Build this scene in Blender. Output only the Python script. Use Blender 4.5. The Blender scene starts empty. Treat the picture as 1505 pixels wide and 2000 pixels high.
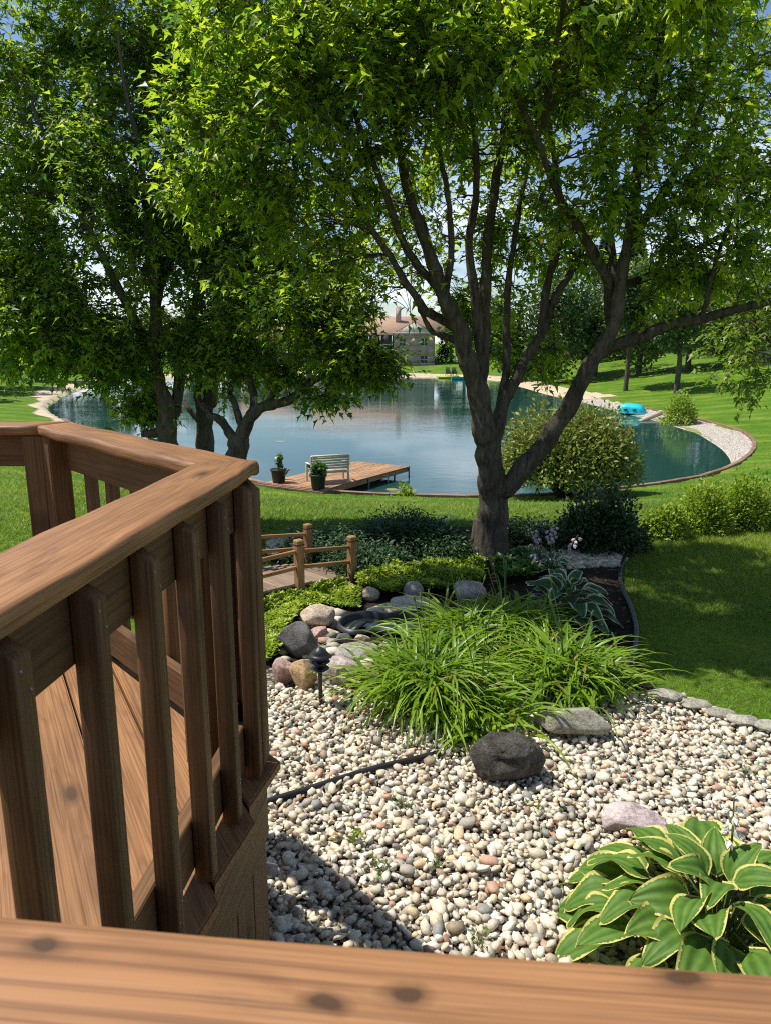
import bpy, bmesh, math, random
import numpy as np
from mathutils import Vector, Matrix
rng = np.random.default_rng(11)
random.seed(5)
R = math.radians
scene = bpy.context.scene
COL = scene.collection

# ------------------------------------------------------------------ camera
F, PITCH, CZ = 1444.0, R(12.8), 2.3
cam_d = bpy.data.cameras.new('camera'); cam = bpy.data.objects.new('camera', cam_d); COL.objects.link(cam)
cam.location = (0, 0, CZ); cam.rotation_euler = (R(90) - PITCH, 0, 0)
cam_d.sensor_fit = 'VERTICAL'; cam_d.sensor_height = 34.6; cam_d.sensor_width = 26.0
cam_d.lens = 34.6 * F / 2000.0
cam_d.clip_start = 0.02; cam_d.clip_end = 3000
cam_d.dof.use_dof = True; cam_d.dof.focus_distance = 7.0; cam_d.dof.aperture_fstop = 15.0
scene.camera = cam

# ------------------------------------------------------------------ sky, sun, exposure
SUN_EL, SHX, SHY = R(62), 0.96, -0.27          # elevation; ground direction in which shadows fall
world = bpy.data.worlds.new('World'); scene.world = world; world.use_nodes = True
wn = world.node_tree; wn.nodes.clear()
wo = wn.nodes.new('ShaderNodeOutputWorld'); bg = wn.nodes.new('ShaderNodeBackground')
sky = wn.nodes.new('ShaderNodeTexSky'); sky.sky_type = 'NISHITA'; sky.sun_disc = False
sky.sun_elevation = SUN_EL; sky.sun_rotation = math.atan2(-SHX, -SHY); sky.air_density = 1.0; sky.dust_density = 0.3; sky.ozone_density = 2.2
tc = wn.nodes.new('ShaderNodeTexCoord'); sp = wn.nodes.new('ShaderNodeSeparateXYZ'); wn.links.new(tc.outputs['Generated'], sp.inputs[0])
ad = wn.nodes.new('ShaderNodeMath'); ad.operation = 'MAXIMUM'; wn.links.new(sp.outputs['Z'], ad.inputs[0]); ad.inputs[1].default_value = 0.0
ad2 = wn.nodes.new('ShaderNodeMath'); ad2.operation = 'ADD'; wn.links.new(ad.outputs[0], ad2.inputs[0]); ad2.inputs[1].default_value = 0.22
dx = wn.nodes.new('ShaderNodeMath'); dx.operation = 'DIVIDE'; wn.links.new(sp.outputs['X'], dx.inputs[0]); wn.links.new(ad2.outputs[0], dx.inputs[1])
dy = wn.nodes.new('ShaderNodeMath'); dy.operation = 'DIVIDE'; wn.links.new(sp.outputs['Y'], dy.inputs[0]); wn.links.new(ad2.outputs[0], dy.inputs[1])
cb = wn.nodes.new('ShaderNodeCombineXYZ'); wn.links.new(dx.outputs[0], cb.inputs[0]); wn.links.new(dy.outputs[0], cb.inputs[1])
cn = wn.nodes.new('ShaderNodeTexNoise'); cn.inputs['Scale'].default_value = 1.1; cn.inputs['Detail'].default_value = 8; cn.inputs['Roughness'].default_value = 0.58
wn.links.new(cb.outputs[0], cn.inputs['Vector'])
cr = wn.nodes.new('ShaderNodeValToRGB'); cr.color_ramp.elements[0].position = 0.555; cr.color_ramp.elements[1].position = 0.73
cr.color_ramp.elements[0].color = (0, 0, 0, 1); cr.color_ramp.elements[1].color = (0.85, 0.85, 0.85, 1)
hz = wn.nodes.new('ShaderNodeMapRange'); wn.links.new(sp.outputs['Z'], hz.inputs[0]); hz.inputs[1].default_value = 0.0; hz.inputs[2].default_value = 0.42; hz.inputs[3].default_value = 0.14; hz.inputs[4].default_value = 0.0
ha = wn.nodes.new('ShaderNodeMath'); ha.operation = 'ADD'; wn.links.new(cn.outputs['Fac'], ha.inputs[0]); wn.links.new(hz.outputs[0], ha.inputs[1])   # cumulus crowd together towards the horizon all round
wn.links.new(ha.outputs[0], cr.inputs[0])
cm = wn.nodes.new('ShaderNodeMixRGB'); cm.inputs['Color2'].default_value = (10.2, 10.9, 12.4, 1)
wn.links.new(cr.outputs['Color'], cm.inputs['Fac']); wn.links.new(sky.outputs[0], cm.inputs['Color1'])
bg.inputs['Strength'].default_value = 0.098
wn.links.new(cm.outputs[0], bg.inputs['Color']); wn.links.new(bg.outputs[0], wo.inputs[0])

sun_d = bpy.data.lights.new('sun', 'SUN'); sun = bpy.data.objects.new('sun', sun_d); COL.objects.link(sun)
sun_d.energy = 4.9; sun_d.angle = R(0.53); sun_d.color = (1.0, 0.95, 0.86)
_l = math.hypot(SHX, SHY)
LDIR = Vector((SHX / _l * math.cos(SUN_EL), SHY / _l * math.cos(SUN_EL), -math.sin(SUN_EL)))
sun.rotation_euler = LDIR.to_track_quat('-Z', 'Y').to_euler(); sun.location = (-20, 5, 40)
vs = scene.view_settings; vs.view_transform = 'Standard'; vs.look = 'None'; vs.exposure = 0.38; vs.gamma = 1.0; vs.use_curve_mapping = False
scene.render.engine = 'CYCLES'
cy = scene.cycles; cy.use_denoising = False; cy.filter_width = 1.1; cy.max_bounces = 8; cy.diffuse_bounces = 3; cy.glossy_bounces = 3; cy.transmission_bounces = 4
cy.transparent_max_bounces = 8; cy.caustics_reflective = False; cy.caustics_refractive = False; cy.sample_clamp_indirect = 6.0

# ------------------------------------------------------------------ pixel -> place (direction only; distance from what it touches)
def ray(px, py):
    x = (px - 752.5) / F; u = -(py - 1000) / F
    return np.array([x, math.cos(PITCH) + u * math.sin(PITCH), -math.sin(PITCH) + u * math.cos(PITCH)])
def P(px, py, z=0.0):
    d = ray(px, py); return d * ((z - CZ) / d[2]) + [0, 0, CZ]
def Q(px, py, y):
    d = ray(px, py); return d * (y / d[1]) + [0, 0, CZ]
def proj(p):
    p = np.asarray(p, float); q = p - [0, 0, CZ]
    f = q[..., 1] * math.cos(PITCH) - q[..., 2] * math.sin(PITCH)
    u = q[..., 1] * math.sin(PITCH) + q[..., 2] * math.cos(PITCH)
    return 752.5 + F * q[..., 0] / f, 1000 - F * u / f, f

# ------------------------------------------------------------------ scene tree helpers
def tag(o, label=None, cat=None, group=None, kind=None):
    if label: o['label'] = label
    if cat: o['category'] = cat
    if group: o['group'] = group
    if kind: o['kind'] = kind
    return o
def empty(name, loc=(0, 0, 0), label=None, cat=None, group=None, rz=0.0):
    o = bpy.data.objects.new(name, None); COL.objects.link(o); o.location = [float(v) for v in loc]; o.rotation_euler = (0, 0, rz)
    o.empty_display_size = 0.1
    return tag(o, label, cat, group)
def link(name, me, m=None, parent=None):
    o = bpy.data.objects.new(name, me); COL.objects.link(o)
    if m is not None and len(me.materials) == 0: me.materials.append(m)
    if parent is not None: o.parent = parent
    return o
def mesh_arr(name, V, Fc, smooth=False, attrs=None):
    """V (n,3); Fc: array (m,k) or a list of arrays of different k; attrs: {name: (n,) or (n,3)} per vertex"""
    me = bpy.data.meshes.new(name); V = np.asarray(V, np.float32)
    Fl = Fc if isinstance(Fc, list) else [Fc]
    Fl = [np.asarray(f, np.int32) for f in Fl if len(f)]
    nl = sum(f.size for f in Fl); nf = sum(len(f) for f in Fl)
    me.vertices.add(len(V)); me.vertices.foreach_set('co', V.ravel())
    me.loops.add(nl); me.loops.foreach_set('vertex_index', np.concatenate([f.ravel() for f in Fl]))
    tot = np.concatenate([np.full(len(f), f.shape[1], np.int32) for f in Fl]); st = np.concatenate([[0], np.cumsum(tot)[:-1]]).astype(np.int32)
    me.polygons.add(nf); me.polygons.foreach_set('loop_start', st); me.polygons.foreach_set('loop_total', tot)
    if smooth: me.polygons.foreach_set('use_smooth', np.ones(nf, bool))
    me.update(calc_edges=True)
    for k, a in (attrs or {}).items():
        a = np.asarray(a, np.float32)
        if a.ndim == 1:
            at = me.attributes.new(k, 'FLOAT', 'POINT'); at.data.foreach_set('value', a)
        else:
            at = me.attributes.new(k, 'FLOAT_COLOR', 'POINT'); at.data.foreach_set('color', np.c_[a, np.ones(len(a))].astype(np.float32).ravel())
    return me
class MB:
    """collects pieces of one part"""
    def __init__(s): s.v = []; s.f = {}; s.n = 0; s.a = []
    def add(s, V, *Fs, a=None):
        V = np.asarray(V, float)
        for f in Fs:
            f = np.asarray(f, int); s.f.setdefault(f.shape[1], []).append(f + s.n)
        s.v.append(V); s.n += len(V); s.a.append(np.full(len(V), 0.5) if a is None else np.broadcast_to(np.asarray(a, float), (len(V),)))
    def box(s, c, size, M=None):
        hx, hy, hz = np.asarray(size) / 2
        V = np.array([[sx * hx, sy * hy, sz * hz] for sx in (-1, 1) for sy in (-1, 1) for sz in (-1, 1)])
        if M is not None: V = V @ np.array(M).T
        s.add(V + np.asarray(c), [[0, 1, 3, 2], [4, 6, 7, 5], [0, 4, 5, 1], [2, 3, 7, 6], [0, 2, 6, 4], [1, 5, 7, 3]])
    def tube(s, pts, rad, k=6, cap=True, flat=1.0):
        pts = np.asarray(pts, float); n = len(pts); rad = np.broadcast_to(np.asarray(rad, float), (n,))
        t = np.gradient(pts, axis=0); t /= np.linalg.norm(t, axis=1)[:, None] + 1e-9
        ref = np.array([0., 0, 1]) if abs(t[:, 2]).mean() < .85 else np.array([1., 0, 0])
        u = np.cross(t, ref); u /= np.linalg.norm(u, axis=1)[:, None] + 1e-9; w = np.cross(t, u)
        an = np.arange(k) * 2 * np.pi / k
        V = pts[:, None] + rad[:, None, None] * (np.cos(an)[None, :, None] * u[:, None] + flat * np.sin(an)[None, :, None] * w[:, None])
        i = np.arange(n - 1)[:, None] * k; j = np.arange(k)[None]; jn = (j + 1) % k
        Fq = np.stack([i + j, i + jn, i + k + jn, i + k + j], -1).reshape(-1, 4)
        V = V.reshape(-1, 3); s.add(V, Fq)
        if cap:
            for b, ce in ((0, pts[0]), ((n - 1) * k, pts[-1])):
                s.add(np.vstack([V[b:b + k], ce]), [[q, (q + 1) % k, k] for q in range(k)])
    def lathe(s, prof, c=(0, 0, 0), k=20):
        prof = np.asarray(prof, float); n = len(prof); an = np.arange(k) * 2 * np.pi / k
        V = np.stack([prof[:, 0, None] * np.cos(an), prof[:, 0, None] * np.sin(an), np.repeat(prof[:, 1, None], k, 1)], -1).reshape(-1, 3) + np.asarray(c)
        i = np.arange(n - 1)[:, None] * k; j = np.arange(k)[None]; jn = (j + 1) % k
        s.add(V, np.stack([i + j, i + jn, i + k + jn, i + k + j], -1).reshape(-1, 4))
    def mesh(s, name, smooth=False, attr=None):
        return mesh_arr(name, np.vstack(s.v), [np.vstack(s.f[k]) for k in s.f], smooth, {attr: np.concatenate(s.a)} if attr else None)
    def build(s, name, m, parent=None, smooth=False, attr=None):
        return link(name, s.mesh(name, smooth, attr), m, parent)
def frame(d, up=(0, 0, 1)):
    """rotation matrix with x along d, z near up"""
    x = Vector(d).normalized(); z = Vector(up); y = z.cross(x)
    if y.length < 1e-4: y = Vector((0, 1, 0)).cross(x)
    y.normalize(); z = x.cross(y); return Matrix((x, y, z)).transposed()
_bcache = {}
def board_mesh(L, w, t, bev, seg):
    key = (round(L, 3), round(w, 3), round(t, 3), bev, seg)
    if key not in _bcache:
        bm = bmesh.new(); bmesh.ops.create_cube(bm, size=1.0); bmesh.ops.scale(bm, vec=(L, w, t), verts=bm.verts)
        if bev: bmesh.ops.bevel(bm, geom=list(bm.edges), offset=bev, segments=seg, profile=0.5, affect='EDGES')
        me = bpy.data.meshes.new('board'); bm.to_mesh(me); bm.free(); _bcache[key] = me
    return _bcache[key]
def board(name, p0, p1, w, t, m, parent, up=(0, 0, 1), bev=0.004, seg=1, smooth=False):
    """a plank from p0 to p1 (centre line): w across, t along up"""
    p0 = Vector([float(v) for v in p0]); p1 = Vector([float(v) for v in p1]); L = (p1 - p0).length
    me = board_mesh(L, w, t, bev, seg)
    if len(me.materials) and me.materials[0] is not m: me = me.copy(); me.materials.clear()
    o = link(name, me, m, parent)
    if smooth:
        for q in me.polygons: q.use_smooth = True
    o.matrix_local = Matrix.Translation((p0 + p1) / 2) @ frame(p1 - p0, up).to_4x4(); return o
def prism(name, poly, z0, z1, m, parent=None):
    """convex or simple polygon (list of xy, ccw) extruded from z0 to z1"""
    n = len(poly); bm = bmesh.new()
    a = [bm.verts.new((p[0], p[1], z0)) for p in poly]; b = [bm.verts.new((p[0], p[1], z1)) for p in poly]
    bm.faces.new(a[::-1]); bm.faces.new(b)
    for i in range(n): bm.faces.new((a[i], a[(i + 1) % n], b[(i + 1) % n], b[i]))
    bmesh.ops.recalc_face_normals(bm, faces=bm.faces); me = bpy.data.meshes.new(name); bm.to_mesh(me); bm.free(); return link(name, me, m, parent)
def clip_half(poly, p, n):
    """keep the side where (x-p).n <= 0"""
    out = []
    for i in range(len(poly)):
        a, b = np.array(poly[i]), np.array(poly[(i + 1) % len(poly)]); da, db = (a - p) @ n, (b - p) @ n
        if da <= 0: out.append(tuple(a))
        if da * db < 0: out.append(tuple(a + (b - a) * da / (da - db)))
    return out
def inpoly(x, y, poly):
    poly = np.asarray(poly); r = np.zeros(np.shape(x), bool); j = len(poly) - 1
    for i in range(len(poly)):
        xi, yi = poly[i]; xj, yj = poly[j]
        c = ((yi > y) != (yj > y)) & (x < (xj - xi) * (y - yi) / (yj - yi + 1e-12) + xi); r ^= c; j = i
    return r
def smooth(a, b, x):
    t = np.clip((x - a) / (b - a), 0, 1); return t * t * (3 - 2 * t)
def catmull(pts, n, closed=False):
    pts = np.asarray(pts, float); N = len(pts); out = []
    rngi = range(N) if closed else range(N - 1)
    for i in rngi:
        g = (lambda k: pts[k % N]) if closed else (lambda k: pts[min(max(k, 0), N - 1)])
        p0, p1, p2, p3 = g(i - 1), g(i), g(i + 1), g(i + 2)
        for t in np.arange(n) / n:
            out.append(.5 * (2 * p1 + (p2 - p0) * t + (2 * p0 - 5 * p1 + 4 * p2 - p3) * t * t + (3 * p1 - p0 - 3 * p2 + p3) * t ** 3))
    if not closed: out.append(pts[-1])
    return np.array(out)
def unit(v): return v / (np.linalg.norm(v, axis=-1, keepdims=True) + 1e-9)

# ------------------------------------------------------------------ materials
def newmat(name):
    m = bpy.data.materials.new(name); m.use_nodes = True; nt = m.node_tree
    return m, nt, nt.nodes['Principled BSDF'], nt.nodes['Material Output']
def nd(nt, t, **kw):
    n = nt.nodes.new('ShaderNode' + t)
    for k, v in kw.items():
        if hasattr(n, k) and k not in n.inputs: setattr(n, k, v)
        else:
            if hasattr(v, 'is_linked') or isinstance(v, bpy.types.NodeSocket): nt.links.new(v, n.inputs[k])
            else: n.inputs[k].default_value = v
    return n
def L(nt, a, b): nt.links.new(a, b)
def ramp(nt, fac, stops, interp='LINEAR'):
    n = nt.nodes.new('ShaderNodeValToRGB'); n.color_ramp.interpolation = interp; L(nt, fac, n.inputs[0]); e = n.color_ramp.elements
    while len(e) < len(stops): e.new(0.5)
    for i, (p, c) in enumerate(stops):
        e[i].position = p; e[i].color = (*c, 1) if len(c) == 3 else c
    return n.outputs[0]
def mixc(nt, fac, a, b, mode='MIX'):
    n = nt.nodes.new('ShaderNodeMixRGB'); n.blend_type = mode
    for v, s in ((fac, 0), (a, 1), (b, 2)):
        if isinstance(v, bpy.types.NodeSocket): L(nt, v, n.inputs[s])
        elif s == 0: n.inputs[0].default_value = v
        else: n.inputs[s].default_value = (*v, 1)
    return n.outputs[0]
def coords(nt, out='Object', scale=(1, 1, 1), rnd=False, rot=(0, 0, 0)):
    t = nt.nodes.new('ShaderNodeTexCoord'); mp = nt.nodes.new('ShaderNodeMapping'); mp.inputs['Scale'].default_value = scale; mp.inputs['Rotation'].default_value = rot
    L(nt, t.outputs[out], mp.inputs['Vector'])
    if rnd:
        oi = nt.nodes.new('ShaderNodeObjectInfo'); ml = nt.nodes.new('ShaderNodeVectorMath'); ml.operation = 'MULTIPLY'
        ml.inputs[1].default_value = (37, 53, 71); L(nt, oi.outputs['Random'], ml.inputs[0]); L(nt, ml.outputs[0], mp.inputs['Location'])
    return mp.outputs[0]
def world_coords(nt, scale=(1, 1, 1), rot=(0, 0, 0)):
    g = nt.nodes.new('ShaderNodeNewGeometry'); mp = nt.nodes.new('ShaderNodeMapping'); mp.inputs['Scale'].default_value = scale; mp.inputs['Rotation'].default_value = rot
    L(nt, g.outputs['Position'], mp.inputs['Vector']); return mp.outputs[0]
def noise(nt, vec, scale, detail=4, rough=0.55, dist=0.0):
    n = nt.nodes.new('ShaderNodeTexNoise'); L(nt, vec, n.inputs['Vector']); n.inputs['Scale'].default_value = scale
    n.inputs['Detail'].default_value = detail; n.inputs['Roughness'].default_value = rough; n.inputs['Distortion'].default_value = dist
    return n.outputs['Fac']
def vor(nt, vec, scale, feature='F1', out='Distance', rand=1.0):
    n = nt.nodes.new('ShaderNodeTexVoronoi'); n.feature = feature; L(nt, vec, n.inputs['Vector']); n.inputs['Scale'].default_value = scale; n.inputs['Randomness'].default_value = rand
    return n.outputs[out]
def bump(nt, h, strength, dist, bsdf):
    b = nt.nodes.new('ShaderNodeBump'); b.inputs['Strength'].default_value = strength; b.inputs['Distance'].default_value = dist
    L(nt, h, b.inputs['Height']); L(nt, b.outputs[0], bsdf.inputs['Normal']); return b
def attr(nt, name, out='Fac'):
    a = nt.nodes.new('ShaderNodeAttribute'); a.attribute_name = name; return a.outputs[out]
def plain(name, c, rough=0.5, metal=0.0, spec=0.4, var=0.0, vscale=8.0, bmp=0.0):
    m, nt, b, o = newmat(name); b.inputs['Roughness'].default_value = rough; b.inputs['Metallic'].default_value = metal; b.inputs['Specular IOR Level'].default_value = spec
    v = coords(nt, 'Object'); n = noise(nt, v, vscale, 5)
    col = ramp(nt, n, [(0.3, [x * (1 - var) for x in c]), (0.7, [min(1, x * (1 + var)) for x in c])]); L(nt, col, b.inputs['Base Color'])
    if bmp: bump(nt, noise(nt, v, vscale * 4, 4), bmp, 0.01, b)
    return m
def wood(name, c, rough=0.62, gs=1.0, knots=True, var=0.25, wear=0.0, spots=None):
    """c: base colour; grain along the piece's own x"""
    m, nt, b, o = newmat(name); b.inputs['Specular IOR Level'].default_value = 0.35
    v = coords(nt, 'Object', (1, 1, 1), True)
    st = nd(nt, 'Mapping', Vector=v, Scale=(0.55 * gs, 7 * gs, 7 * gs)).outputs[0]
    ring = noise(nt, st, 1.6, 2, 0.45, 0.35)
    kd = vor(nt, nd(nt, 'Mapping', Vector=v, Scale=(2.2, 5.6, 0.0)).outputs[0], 1.0)
    if spots:                                   # knots at known spots of one board (its own coordinates)
        raw = coords(nt, 'Object'); kd = None; wob = nd(nt, 'TexNoise', Vector=raw, Scale=38.0, Detail=2.0); wv = nd(nt, 'VectorMath', operation='MULTIPLY_ADD'); L(nt, wob.outputs['Color'], wv.inputs[0]); wv.inputs[1].default_value = (.012, .008, 0); L(nt, raw, wv.inputs[2]); raw = wv.outputs[0]
        for sx, sy in spots:
            dn = nd(nt, 'VectorMath', operation='DISTANCE'); L(nt, nd(nt, 'Mapping', Vector=raw, Scale=(10.0, 19.0, 0.0)).outputs[0], dn.inputs[0]); dn.inputs[1].default_value = (sx * 10.0, sy * 19.0, 0)
            if kd is None: kd = dn.outputs['Value']
            else:
                mn = nd(nt, 'Math', operation='MINIMUM'); L(nt, kd, mn.inputs[0]); L(nt, dn.outputs['Value'], mn.inputs[1]); kd = mn.outputs[0]
    kb = nd(nt, 'MapRange'); L(nt, kd, kb.inputs[0]); kb.inputs[1].default_value = 0.0; kb.inputs[2].default_value = 0.5; kb.inputs[3].default_value = 0.07 if spots else 0.20; kb.inputs[4].default_value = 0.0
    rk = nd(nt, 'Math', operation='ADD'); L(nt, ring, rk.inputs[0]); L(nt, kb.outputs[0], rk.inputs[1]); ring = rk.outputs[0] if knots else ring
    w = nd(nt, 'Math', operation='MULTIPLY'); L(nt, ring, w.inputs[0]); w.inputs[1].default_value = 52.0
    sn = nd(nt, 'Math', operation='SINE'); L(nt, w.outputs[0], sn.inputs[0])
    g01 = nd(nt, 'MapRange'); L(nt, sn.outputs[0], g01.inputs[0]); g01.inputs[1].default_value = -1; g01.inputs[2].default_value = 1
    fine = noise(nt, nd(nt, 'Mapping', Vector=v, Scale=(1.8 * gs, 210 * gs, 210 * gs)).outputs[0], 1.0, 3, 0.6)
    big = noise(nt, nd(nt, 'Mapping', Vector=v, Scale=(1.6, 4, 4)).outputs[0], 1.3, 3, 0.5)
    base = ramp(nt, big, [(0.3, [x * (1 - var) for x in c]), (0.7, [min(1, x * (1 + var)) for x in c])])
    c1 = mixc(nt, 0.30, base, ramp(nt, g01.outputs[0], [(0.0, (0.50, 0.44, 0.40)), (0.28, (0.84, 0.82, 0.80)), (0.6, (1, 1, 1))]), 'MULTIPLY')
    c2 = mixc(nt, 0.62, c1, ramp(nt, fine, [(0.36, (0.36, 0.31, 0.27)), (0.60, (1.12, 1.12, 1.12))]), 'MULTIPLY')
    rnd = nd(nt, 'ObjectInfo').outputs['Random']
    c2 = mixc(nt, 1.0, c2, ramp(nt, rnd, [(0, (0.82, 0.80, 0.78)), (1, (1.12, 1.1, 1.08))]), 'MULTIPLY')
    hgt = mixc(nt, 0.5, fine, g01.outputs[0])
    if knots:
        kf = ramp(nt, kd, [(0.07, (0.95, 0.95, 0.95)), (0.11, (0.5, 0.5, 0.5)), (0.19, (0, 0, 0))])
        c2 = mixc(nt, kf, c2, [x * 0.22 for x in c])
    if wear:
        wf = ramp(nt, noise(nt, nd(nt, 'Mapping', Vector=v, Scale=(2.2, 10, 10)).outputs[0], 1.7, 5, 0.65), [(0.60, (0, 0, 0)), (0.72, (wear, wear, wear))])
        c2 = mixc(nt, wf, c2, (0.05, 0.038, 0.03))
    L(nt, c2, b.inputs['Base Color'])
    L(nt, ramp(nt, fine, [(0.3, (rough + .15,) * 3), (0.7, (rough - .08,) * 3)]), b.inputs['Roughness'])
    bump(nt, hgt, 0.22, 0.004, b); return m
def leafmat(name, c0, c1, trans=0.4, tboost=1.7, rough=0.42, yellow=None):
    """rnd attribute (per leaf) runs from c0 to c1"""
    m, nt, b, o = newmat(name); a = attr(nt, 'rnd')
    st = [(0.0, c0), (0.88 if yellow else 1.0, c1)] + ([(1.0, yellow)] if yellow else [])
    col = ramp(nt, a, st); L(nt, col, b.inputs['Base Color']); b.inputs['Roughness'].default_value = rough; b.inputs['Specular IOR Level'].default_value = 0.45
    tr = nt.nodes.new('ShaderNodeBsdfTranslucent'); L(nt, mixc(nt, 1.0, col, (tboost * 1.02, tboost, tboost * 0.6), 'MULTIPLY'), tr.inputs[0])
    mx = nt.nodes.new('ShaderNodeMixShader'); mx.inputs[0].default_value = trans
    L(nt, b.outputs[0], mx.inputs[1]); L(nt, tr.outputs[0], mx.inputs[2]); L(nt, mx.outputs[0], o.inputs['Surface']); return m
def rockmat(name, c0, c1, c2=None, scale=6.0, bmp=0.6, lichen=None, bd=.05):
    m, nt, b, o = newmat(name); v = coords(nt, 'Object', (1, 1, 1), True); b.inputs['Roughness'].default_value = 0.85; b.inputs['Specular IOR Level'].default_value = 0.25
    n1 = noise(nt, v, scale, 8, 0.62, 0.4); n2 = noise(nt, v, scale * 9, 6, 0.78)
    c0 = [x * 1.35 for x in c0]; c1 = [x * 1.35 for x in c1]
    col = ramp(nt, n1, [(0.3, c0), (0.5, c2 or [(x + y) / 2 for x, y in zip(c0, c1)]), (0.68, c1)])
    col = mixc(nt, 0.75, col, ramp(nt, n2, [(0.36, (0.35, 0.34, 0.33)), (0.52, (1.1, 1.1, 1.1)), (0.68, (1.5, 1.5, 1.5))]), 'MULTIPLY')
    if lichen: col = mixc(nt, ramp(nt, noise(nt, v, scale * 1.6, 6, 0.7), [(0.56, (0, 0, 0)), (0.62, (0.8,) * 3)]), col, lichen)
    L(nt, col, b.inputs['Base Color']); bump(nt, mixc(nt, 0.5, n1, n2), bmp, bd, b); return m
def barkmat(name, c0, c1, sc=1.0):
    m, nt, b, o = newmat(name); v = coords(nt, 'Object'); b.inputs['Roughness'].default_value = 0.9; b.inputs['Specular IOR Level'].default_value = 0.15
    st = nd(nt, 'Mapping', Vector=v, Scale=(22 * sc, 22 * sc, 5 * sc)).outputs[0]
    n1 = noise(nt, st, 1.0, 6, 0.65, 0.6); n2 = noise(nt, v, 3.0, 4)
    col = mixc(nt, 0.6, ramp(nt, n1, [(0.3, c0), (0.7, c1)]), ramp(nt, n2, [(0.35, (0.62, 0.64, 0.6)), (0.65, (1.2, 1.18, 1.12))]), 'MULTIPLY')
    L(nt, col, b.inputs['Base Color']); bump(nt, n1, 0.9, 0.03, b); return m

M = {}
M['deck'] = wood('stained_deck_wood_shaded', (0.150, 0.076, 0.029), var=0.22)  # upright pieces: same stained wood as floor and cap, shade darkened into its colour
M['deck_floor'] = wood('deck_floor_wood', (0.285, 0.142, 0.058), var=0.2)
M['cap'] = wood('rail_cap_wood', (0.280, 0.140, 0.063), rough=0.5, gs=1.0, wear=0.55)
M['bridge'] = wood('bridge_wood', (0.36, 0.20, 0.085), gs=1.5)
M['bridge_plank'] = wood('weathered_planks', (0.27, 0.20, 0.15), gs=1.6, knots=False)
M['dock'] = wood('dock_planks', (0.42, 0.245, 0.125), gs=0.8, knots=False, var=0.3)
M['edging_timber'] = wood('edging_timber', (0.28, 0.165, 0.115), gs=0.5, knots=False)
M['black_plastic'] = plain('black_plastic', (0.018, 0.019, 0.021), 0.45, var=0.3)
M['lamp_black'] = plain('lamp_black_metal', (0.03, 0.032, 0.036), 0.42, 0.3, var=0.25, vscale=20)
M['pot'] = plain('dark_planter', (0.028, 0.03, 0.036), 0.5, var=0.2)
M['bench'] = plain('bench_cream_resin', (0.62, 0.59, 0.50), 0.55, var=0.08, vscale=5)
M['galv'] = plain('galvanised_steel', (0.22, 0.24, 0.25), 0.45, 0.7, var=0.2)
M['teal'] = plain('teal_plastic', (0.02, 0.50, 0.62), 0.35, var=0.1, vscale=3)
M['white_paint'] = plain('white_paint', (0.76, 0.75, 0.72), 0.5, var=0.06)
M['yellow_plastic'] = plain('lime_plastic', (0.55, 0.62, 0.10), 0.45, var=0.1)
M['blue_plastic'] = plain('blue_plastic', (0.10, 0.28, 0.55), 0.4, var=0.1)
M['grey_chair'] = plain('grey_chair_paint', (0.10, 0.09, 0.085), 0.55, var=0.1)
M['concrete'] = plain('concrete', (0.44, 0.38, 0.30), 0.85, var=0.2, vscale=6, bmp=0.3)
M['soil'] = plain('potting_soil', (0.03, 0.02, 0.014), 0.95, var=0.4, vscale=40, bmp=0.6)
M['bark'] = barkmat('maple_bark', (0.030, 0.024, 0.018), (0.150, 0.126, 0.098))
M['bark2'] = barkmat('grey_bark', (0.036, 0.030, 0.023), (0.165, 0.142, 0.112))
M['twig'] = plain('twig_bark', (0.075, 0.062, 0.048), 0.9, spec=0.1, var=0.3, vscale=6)
M['maple'] = leafmat('maple_leaf', (0.050, 0.130, 0.018), (0.310, 0.395, 0.026), 0.54, 2.2, yellow=(0.20, 0.17, 0.03))
M['maple2'] = leafmat('maple_leaf_deep', (0.045, 0.120, 0.022), (0.275, 0.365, 0.028), 0.54, 2.2, yellow=(0.15, 0.18, 0.02))
M['lightleaf'] = leafmat('pale_maple_leaf', (0.10, 0.18, 0.022), (0.22, 0.30, 0.035), 0.44, 1.7)
M['bgleaf'] = leafmat('far_leaf', (0.035, 0.085, 0.020), (0.10, 0.165, 0.03), 0.3, 1.5)
M['bgleaf2'] = leafmat('far_leaf_pale', (0.08, 0.15, 0.024), (0.17, 0.235, 0.04), 0.32, 1.5)
M['spruce'] = leafmat('spruce_needle', (0.016, 0.042, 0.022), (0.034, 0.065, 0.032), 0.1, 1.2)
M['juniper'] = leafmat('juniper_needle', (0.014, 0.045, 0.013), (0.036, 0.090, 0.020), 0.15, 1.3, 0.6)
M['viburnum'] = leafmat('viburnum_leaf', (0.12, 0.185, 0.03), (0.29, 0.32, 0.07), 0.3, 1.3, 0.5, yellow=(0.26, 0.13, 0.05))
M['darkshrub'] = leafmat('dark_shrub_leaf', (0.016, 0.045, 0.012), (0.045, 0.085, 0.020), 0.22, 1.4, 0.45)
M['limeshrub'] = leafmat('lime_shrub_leaf', (0.14, 0.25, 0.02), (0.34, 0.42, 0.04), 0.38, 1.5, 0.5)
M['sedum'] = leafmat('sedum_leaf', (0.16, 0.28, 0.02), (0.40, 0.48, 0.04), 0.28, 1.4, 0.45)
M['lily'] = leafmat('daylily_blade', (0.085, 0.185, 0.014), (0.25, 0.37, 0.026), 0.38, 1.7, 0.38, yellow=(0.24, 0.20, 0.05))
M['grass'] = leafmat('grass_blade', (0.085, 0.175, 0.014), (0.25, 0.325, 0.036), 0.34, 1.6, 0.55, yellow=(0.24, 0.21, 0.07))
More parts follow.
